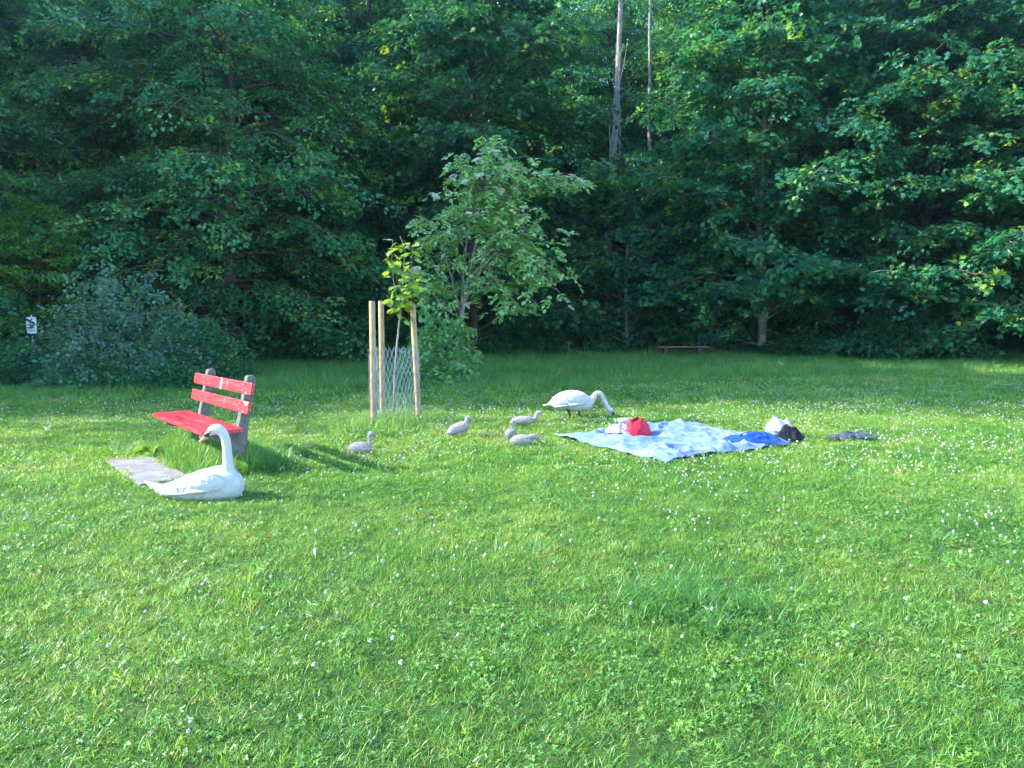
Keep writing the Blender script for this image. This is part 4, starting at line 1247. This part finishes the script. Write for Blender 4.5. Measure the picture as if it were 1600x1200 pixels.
def grazing_swan():
    x, y = .93, 11.3
    root = thing('swan', 'white swan standing and grazing with its neck bent down to the grass', 'swan', (x, y, gz(x, y)), -.05)
    m = MB()
    loft(m, [(-.43, 0, .195, .012, .008), (-.36, 0, .205, .045, .02), (-.29, 0, .235, .085, .070), (-.19, 0, .262, .135, .125), (-.05, 0, .275, .175, .158), (.08, 0, .262, .178, .160),
             (.18, 0, .245, .140, .135), (.26, 0, .240, .090, .100), (.31, 0, .245, .045, .06)], 6, 26)
    loft(m, [(.20, 0, .245, .080, .085), (.275, 0, .262, .062, .066), (.318, 0, .305, .046, .048), (.336, 0, .352, .039, .040), (.368, 0, .386, .036, .037), (.412, 0, .388, .034, .036), (.450, 0, .350, .033, .035),
             (.480, 0, .290, .032, .034), (.512, 0, .225, .031, .033), (.548, 0, .160, .031, .034), (.578, 0, .128, .036, .040), (.601, 0, .100, .032, .036), (.614, 0, .080, .022, .026), (.620, 0, .068, .012, .014)], 6, 20)
    bme = remeshed(m, 'grazing_swan_body', .0075, M['swan'], 5)
    body = link('body', bme, root); plumage(body, bme, 500, .038, 2, .38)
    for s in (-1, 1):
        w = wing_mesh(s, [(.235, .10, .29, .012, .03), (.18, .125, .295, .045, .085), (.05, .138, .305, .055, .112), (-.10, .128, .300, .055, .108), (-.22, .09, .275, .045, .080), (-.32, .05, .235, .028, .042), (-.37, .03, .215, .01, .012)])
        wg = link('wing', remeshed(w, 'wing', .008, M['swan'], 2), root)
        f = MB()
        for k in range(9):
            t = k / 8
            feather_strip(f, (-.02 - .05 * t, s * (.178 - .045 * t), .225 + .10 * t), (-.28 - .09 * t, s * (.105 - .07 * t), .185 + .05 * t), .022, (0, s, .35), .012)
        for k in range(7):
            t = k / 6
            feather_strip(f, (.14 - .05 * t, s * (.18 - .03 * t), .24 + .11 * t), (-.06 - .05 * t, s * (.19 - .055 * t), .225 + .12 * t), .024, (0, s, .4), .010)
        f.build('flight_feathers', M['swan'], wg, True); plumage(wg, wg.data, 110, .042, 5)
        lg = MB(); lx = -.05 if s < 0 else .10
        lg.tube([(lx - .03, s * .075, .16), (lx, s * .075, .10), (lx + .012, s * .075, .06), (lx, s * .075, .02)], [.030, .016, .012, .011], 8)
        leg = lg.build('leg', M['bird_black'], root, True)
        ft = MB()
        for a in (-.45, 0, .45):
            ft.tube([(lx, s * .075, .016), (lx + .05 * math.cos(a), s * .075 + .05 * math.sin(a), .016), (lx + .095 * math.cos(a), s * .075 + .095 * math.sin(a), .006)], [.008, .007, .004], 6)
        ft.add([(lx, s * .075, .012), (lx + .085 * math.cos(-.45), s * .075 + .085 * math.sin(-.45), .008), (lx + .085, s * .075, .008), (lx + .085 * math.cos(.45), s * .075 + .085 * math.sin(.45), .008)], [(0, 1, 2), (0, 2, 3)])
        ft.build('foot', M['bird_black'], leg)
    tl = MB()
    for k in range(7):
        a = (k - 3) / 3; feather_strip(tl, (-.31, a * .05, .215), (-.46 + .03 * abs(a), a * .07, .200), .020, (0, 0, 1), .004)
    tl.build('tail_feathers', M['swan'], root, True)
    bill_part(root, (.617, 0, .074), (.645, 0, .008), .023, .024, M['bill'])
    mk = MB(); loft(mk, [(.627, 0, .055, .022, .023), (.620, 0, .070, .026, .029), (.609, 0, .090, .032, .034), (.602, 0, .102, .032, .026)], 3, 12); mk.build('mask', M['bird_black'], root, True)
    blob((.637, 0, .088), (.013, .012, .013), 'knob', M['bird_black'], root)
    for s in (-1, 1): blob((.598, s * .035, .112), (.006, .004, .006), 'eye', M['bird_black'], root, 8)
    return root
grazing_swan()

def cygnet(x, y, rz, label, body, neck, bill, seed, sc=1.0):
    rng = np.random.default_rng(seed)
    root = thing('cygnet', label, 'cygnet', (x, y, gz(x, y)), rz, 'grey cygnets on the lawn', sc)
    m = MB(); loft(m, body, 5, 18); loft(m, neck, 5, 14)
    me = remeshed(m, 'cygnet_body', .005, M['down'], 4)
    link('body', me, root)
    # short down standing off the body
    nv = len(me.polygons); k = min(nv, 3600); pick = rng.choice(nv, k, replace=False)
    V = []; F = []
    for i in pick:
        p = me.polygons[int(i)]; c = p.center; nn = p.normal
        d = (nn + Vector((-.6, 0, -.1)) + Vector(rng.normal(0, .3, 3))).normalized(); s = d.cross(nn)
        s = s.normalized() * .0016 if s.length > .01 else Vector((0, .0016, 0))
        o = len(V); V += [tuple(c - s), tuple(c + s), tuple(c + d * rng.uniform(.009, .021))]; F.append((o, o + 1, o + 2))
    tag(link('down', mesh_np('cygnet_down', np.array(V), np.array(F), [M['down']]), root), None, None, None, 'stuff')
    b0, b1, ey = bill
    bill_part(root, b0, b1, .0105, .0095, M['cygnet_bill'])
    e = Vector(ey)
    d = (Vector(b1) - Vector(b0)).normalized(); sd = d.cross(Vector((0, 0, 1))).normalized()
    for s in (-1, 1): blob(e + sd * s * .0215, (.004, .004, .004), 'eye', M['bird_black'], root, 8)
    return root
BODY = [(-.135, 0, .085, .012, .014), (-.11, 0, .078, .045, .040), (-.05, 0, .075, .072, .066), (.03, 0, .075, .072, .066), (.085, 0, .075, .055, .055), (.12, 0, .078, .022, .025)]
cygnet(-1.69, 8.15, .05, 'grey cygnet sitting head up nearest the red bench', BODY,
       [(.08, 0, .085, .036, .036), (.105, 0, .125, .024, .025), (.108, 0, .165, .021, .022), (.106, 0, .205, .022, .023), (.112, 0, .232, .026, .026), (.130, 0, .236, .025, .024), (.146, 0, .226, .016, .015)],
       ((.146, 0, .224), (.172, 0, .190), (.136, 0, .240)), 1, 1.0)
cygnet(-.68, 9.42, .30, 'grey cygnet facing away between the stakes and the other cygnets',
       [(-.15, 0, .045, .012, .014), (-.12, 0, .060, .048, .040), (-.05, 0, .090, .075, .066), (.03, 0, .115, .074, .064), (.09, 0, .138, .055, .052), (.12, 0, .15, .022, .025)],
       [(.06, 0, .14, .040, .038), (.090, 0, .175, .030, .030), (.100, 0, .205, .027, .027), (.105, 0, .228, .028, .027), (.118, 0, .228, .026, .024), (.134, 0, .215, .016, .015)],
       ((.134, 0, .212), (.150, 0, .170), (.120, 0, .236)), 2, 1.05)
cygnet(-.02, 9.30, 1.25, 'grey cygnet with upright neck seen from behind, middle of the three', BODY,
       [(.07, 0, .085, .036, .036), (.085, 0, .125, .025, .025), (.085, 0, .165, .022, .022), (.080, 0, .200, .023, .023), (.085, 0, .225, .026, .025), (.105, 0, .232, .024, .023), (.122, 0, .224, .015, .015)],
       ((.122, 0, .222), (.150, 0, .205), (.106, 0, .238)), 3, .92)
cygnet(.18, 10.3, -.1, 'grey cygnet walking with stretched neck, farthest of the five', 
       [(-.18, 0, .10, .012, .014), (-.15, 0, .095, .040, .036), (-.07, 0, .098, .064, .058), (.02, 0, .10, .064, .058), (.08, 0, .10, .048, .048), (.12, 0, .10, .022, .025)],
       [(.07, 0, .105, .036, .036), (.125, 0, .120, .026, .026), (.155, 0, .150, .022, .023), (.165, 0, .182, .023, .023), (.182, 0, .205, .026, .026), (.205, 0, .204, .024, .023), (.222, 0, .192, .015, .015)],
       ((.222, 0, .190), (.252, 0, .150), (.206, 0, .212)), 4, 1.02)
cygnet(.12, 8.72, .1, 'grey cygnet with head lowered into the grass nearest the blanket', BODY,
       [(.06, 0, .085, .040, .040), (.110, 0, .115, .032, .032), (.150, 0, .122, .028, .028), (.180, 0, .112, .027, .028), (.205, 0, .090, .027, .027), (.218, 0, .068, .018, .018)],
       ((.218, 0, .064), (.232, 0, .028), (.206, 0, .094)), 5, 1.0)

# ------------------------------------------------------------------ blanket and clothes
def cloth_mat(name, c1, c2, scale, lo=.42, hi=.58, rough=.85, sheen=.03, weave=True):
    m, n, l, b = new_mat(name)
    tc = n.new('ShaderNodeTexCoord'); nz = n.new('ShaderNodeTexNoise'); nz.inputs['Scale'].default_value = scale; nz.inputs['Detail'].default_value = 4; nz.inputs['Distortion'].default_value = 1.2
    l.new(tc.outputs['Object'], nz.inputs['Vector'])
    r = ramp(n, [(lo, c1), (hi, c2)]); l.new(nz.outputs['Fac'], r.inputs['Fac']); l.new(r.outputs['Color'], b.inputs['Base Color'])
    b.inputs['Roughness'].default_value = rough; b.inputs['Specular IOR Level'].default_value = .25; b.inputs['Sheen Weight'].default_value = sheen
    n2 = n.new('ShaderNodeTexNoise'); n2.inputs['Scale'].default_value = 60; n2.inputs['Detail'].default_value = 3; l.new(tc.outputs['Object'], n2.inputs['Vector'])
    bp = n.new('ShaderNodeBump'); bp.inputs['Strength'].default_value = .25; bp.inputs['Distance'].default_value = .004
    l.new(n2.outputs['Fac'], bp.inputs['Height']); l.new(bp.outputs['Normal'], b.inputs['Normal'])
    return m
def ridged(x, y, seed, oct=3):
    s = 0; a = 1.; t = 0
    for k in range(oct):
        wx = x + .35 * (vnoise(x * .9, y * .9, seed + 40) - .5) * 2; wy = y + .35 * (vnoise(x * .9 + 7, y * .9, seed + 41) - .5) * 2
        v = 1 - np.abs(2 * vnoise(wx * 2 ** k, wy * 2 ** k, seed + k) - 1)
        s = s + a * v ** 2; t += a; a *= .5
    return s / t
M['blanket'] = cloth_mat('blanket', (.08, .145, .305), (.175, .235, .33), 3.0, .36, .66)
def make_blanket():
    N = 120
    u, v = np.meshgrid(np.linspace(0, 1, N), np.linspace(0, 1, N))
    A, B, C, D = BLANKET            # left, front, right, back
    ue = u + .035 * (vnoise(v * 5, 0 * v, 200) - .5) * (1 - 2 * u) ** 2 * np.sign(.5 - u) ; ve = v + .05 * (vnoise(u * 5, 0 * u + 3, 201) - .5)
    p = (1 - ue)[..., None] * (1 - ve)[..., None] * A + ue[..., None] * (1 - ve)[..., None] * B + ue[..., None] * ve[..., None] * C + (1 - ue)[..., None] * ve[..., None] * D
    x, y = p[..., 0], p[..., 1]
    # long folds pulled across, small crumples on top
    q1 = ridged(x * 1.5 + y * .6, y * 2.2 - x * .5, 210, 3); q2 = ridged(x * 4.2, y * 3.2 + x, 214, 2)
    q3 = ridged(x * 7.5 - y * 2, y * 5.5 + x * 3, 218, 2)
    z = .02 + .085 * q1 ** 1.5 + .055 * q2 ** 2 + .018 * q3 ** 2 + .03 * fbm(x * 1.6, y * 1.6, 215)
    e = np.minimum(np.minimum(u, 1 - u), np.minimum(v, 1 - v))
    z = z * (.45 + .55 * smooth(0, .06, e)) + .03 * (vnoise(u * 14, v * 14, 216) - .3) * (e < .05)
    x = x + .02 * (q2 - .5); y = y + .02 * (q1 - .5)
    V = np.stack([x, y, z + ground_z(x, y)], -1).reshape(-1, 3)
    c = BLANKET.mean(0); V -= np.array([c[0], c[1], 0])
    i, j = np.meshgrid(np.arange(N - 1), np.arange(N - 1)); k = (j * N + i).ravel()
    me = mesh_np('blanket', V, np.stack([k, k + 1, k + N + 1, k + N], -1), [M['blanket']], True)
    o = link('blanket', me, None, (c[0], c[1], 0)); tag(o, 'crumpled light blue and white picnic blanket spread on the lawn', 'blanket')
    s = o.modifiers.new('thick', 'SOLIDIFY'); s.thickness = .008; s.offset = -1
    return o
make_blanket()

def heap(name, label, cat, x, y, z0, outline, H, mat, seed, fs=6., pw=2.2, fold=.6, rz=0, tilt=0):
    """crumpled cloth: a heap over an outline of (angle-ordered) radii, with ridged folds"""
    R, T = 26, 72
    th = np.linspace(0, 2 * PI, T, endpoint=False)
    k = len(outline); ext = np.array(list(outline) * 2 + [outline[0]])
    rad = np.interp(th / (2 * PI) * k, np.arange(2 * k + 1), ext)
    rad = (rad + np.roll(rad, 1) + np.roll(rad, -1)) / 3 * (1 + .10 * (vnoise(th * 5, th * 0, seed + 3) - .5))
    rho = np.linspace(0, 1, R)[:, None]
    X = rho * (rad * np.cos(th))[None]; Y = rho * (rad * np.sin(th))[None]
    rg = ridged(X * fs + seed, Y * fs, seed, 3)
    Z = H * (1 - rho ** pw) * (1 - fold + fold * 1.6 * rg) + .012 * rg + .02 * tilt * X
    X = X * (1 + .06 * (rg - .5)); Y = Y * (1 + .06 * (rg - .5))
    V = np.stack([X, Y, Z], -1).reshape(-1, 3)
    F = []
    i, j = np.meshgrid(np.arange(R - 1), np.arange(T)); i = i.ravel(); j = j.ravel(); j2 = (j + 1) % T
    F = np.stack([i * T + j, (i + 1) * T + j, (i + 1) * T + j2, i * T + j2], -1)
    me = mesh_np(name, V, F, [mat], True)
    o = link(name, me, None, (x, y, gz(x, y) + z0), (0, 0, rz))
    return tag(o, label, cat)
M['blue_cloth'] = cloth_mat('blue_cloth', (.002, .038, .27), (.003, .055, .34), 8)
M['black_cloth'] = cloth_mat('black_cloth', (.008, .008, .013), (.016, .016, .026), 10)
M['slate_cloth'] = cloth_mat('slate_cloth', (.032, .032, .055), (.055, .055, .085), 12)
M['pale_cloth'] = cloth_mat('pale_cloth', (.42, .37, .395), (.48, .46, .49), 9)
M['red_cloth'] = cloth_mat('red_cloth', (.42, .012, .035), (.52, .02, .05), 9, rough=.6)
M['plastic'] = cloth_mat('plastic', (.38, .40, .46), (.46, .48, .53), 12, rough=.3, sheen=0)
M['bottle_blue'] = plain('bottle_blue', (.16, .38, .80), .25)
M['black_cloth'].node_tree.nodes['Principled BSDF'].inputs['Specular IOR Level'].default_value = .08
heap('blue_garment', 'bright blue garment lying on the right end of the blanket', 'clothes', 2.87, 8.72, .075, [.33, .27, .20, .22, .38, .25, .20, .26], .085, M['blue_cloth'], 301, 5, 3)
heap('black_garment', 'crumpled black garment on the far right corner of the blanket', 'clothes', 3.42, 9.05, .03, [.20, .14, .12, .13, .15, .14, .13, .17], .18, M['black_cloth'], 302, 8, 1.8)
heap('slate_trousers', 'dark slate coloured trousers lying on the grass right of the blanket', 'clothes', 4.22, 9.12, .045, [.34, .20, .10, .19, .31, .20, .12, .19], .05, M['slate_cloth'], 303, 6, 2.6, .85)
heap('pale_towel', 'white and pinkish towel heaped beside the red bag', 'towel', 1.38, 9.32, .08, [.15, .13, .12, .16, .23, .15, .11, .12], .125, M['pale_cloth'], 304, 9, 1.6, .75)

def make_bag(name, label, x, y, z0, mat, hw, h, lean, seed, rz):
    """slumped open bag: a sack wall that narrows to a crumpled rim, open at the top"""
    T, R = 48, 16
    th = np.linspace(0, 2 * PI, T, endpoint=False); rows = []
    for wall in (0, 1):
        for r in range(R):
            t = r / (R - 1); t = t if wall == 0 else 1 - t * .8
            prof = hw * (1.0 - .25 * t + .25 * math.sin(PI * t)) - wall * .008
            w = 1 + .22 * (ridged(th * 1.6 + seed, th * 0 + t * 2.2, seed, 2) - .5)
            xx = prof * w * np.cos(th) + lean[0] * t; yy = prof * .75 * w * np.sin(th) + lean[1] * t
            zz = h * t + .03 * t * np.sin(th * 3 + seed) + .02 * (vnoise(th * 2, th * 0 + t * 3, seed) - .5)
            rows.append(np.stack([xx, yy, zz], -1))
    V = np.concatenate(rows); n = len(rows)
    i, j = np.meshgrid(np.arange(n - 1), np.arange(T)); i = i.ravel(); j = j.ravel(); j2 = (j + 1) % T
    o = link(name, mesh_np(name, V, np.stack([i * T + j, i * T + j2, (i + 1) * T + j2, (i + 1) * T + j], -1), [mat], True), None, (x, y, gz(x, y) + z0), (0, 0, rz))
    return tag(o, label, 'bag')
make_bag('cloth_bag', 'slumped open red bag on the left half of the blanket', 1.63, 9.22, .065, M['red_cloth'], .135, .19, (-.06, .04), 5, .4)
make_bag('plastic_bag', 'crumpled white plastic bag behind the black garment', 3.42, 9.45, .03, M['plastic'], .145, .20, (.02, .0), 9, .1)
def make_bottle():
    root = thing('bottle', 'small blue drinking bottle lying on the towel behind the red bag', 'bottle', (1.46, 9.52, gz(1.46, 9.52) + .165), 0)
    MB().tube([(-.09, 0, .03), (-.08, 0, .03), (.05, 0, .035), (.07, 0, .035)], [.020, .034, .034, .018], 14).build('body', M['plastic'], root, True)
    MB().tube([(-.125, 0, .03), (-.088, 0, .03)], .022, 12).build('cap', M['bottle_blue'], root, True)
make_bottle()

# ------------------------------------------------------------------ a shed feather and fallen leaves on the lawn
def make_feather(x, y, L, rz, label):
    m = MB(); feather_strip(m, (0, 0, .05), (L * .75, 0, .05 + L * .6), L * .22, (0, 1, .2), L * .1)
    m.tube([(-.02, 0, .035), (L * .6, 0, .05 + L * .5)], [.0016, .0008], 5)
    o = m.build('feather', M['swan']); o.location = (x, y, gz(x, y)); o.rotation_euler = (0, 0, rz)
    tag(o, label, 'feather')
make_feather(-1.22, 4.48, .055, 1.9, 'small white shed feather standing in the foreground grass')
def make_fallen(x, y, s, rz, label):
    M.setdefault('dead_leaf', plain('dead_leaf', (.34, .12, .05), .7, noise=(.22, .09, .04), scale=40))
    out = [(0, 0, .004), (.25, .3, .012), (.6, .32, .01), (1, 0, .0), (.6, -.32, .01), (.25, -.3, .012)]
    m = MB(); m.add([(a * s, b * s, .055 + c * 2 * s * 10) for a, b, c in out], [(0, 1, 2, 3), (0, 3, 4, 5)])
    o = m.build('fallen_leaf', M['dead_leaf']); o.location = (x, y, gz(x, y)); o.rotation_euler = (0, 0, rz)
    tag(o, label, 'leaf')
make_fallen(-1.64, 4.82, .05, .5, 'small brown fallen leaf left of the shed feather')
make_fallen(-1.12, 5.75, .035, 2.0, 'small orange brown fallen leaf farther back than the feather')

# ------------------------------------------------------------------ thin haze volume, added to imitate lens veil and lift the darks
def make_haze():
    m = bpy.data.materials.new('haze'); m.use_nodes = True
    n = m.node_tree.nodes; l = m.node_tree.links; n.remove(n['Principled BSDF'])
    v = n.new('ShaderNodeVolumePrincipled'); v.inputs['Color'].default_value = (.45, .82, 1.0, 1)
    v.inputs['Density'].default_value = .0013; v.inputs['Anisotropy'].default_value = .86
    l.new(v.outputs[0], n['Material Output'].inputs['Volume'])
    b = MB().box((0, 10, 18.4), (152, 132, 19.5))
    o = b.build('haze', m); tag(o, 'thin blue haze added to give the air a lens veil', None, None, 'stuff')
make_haze()
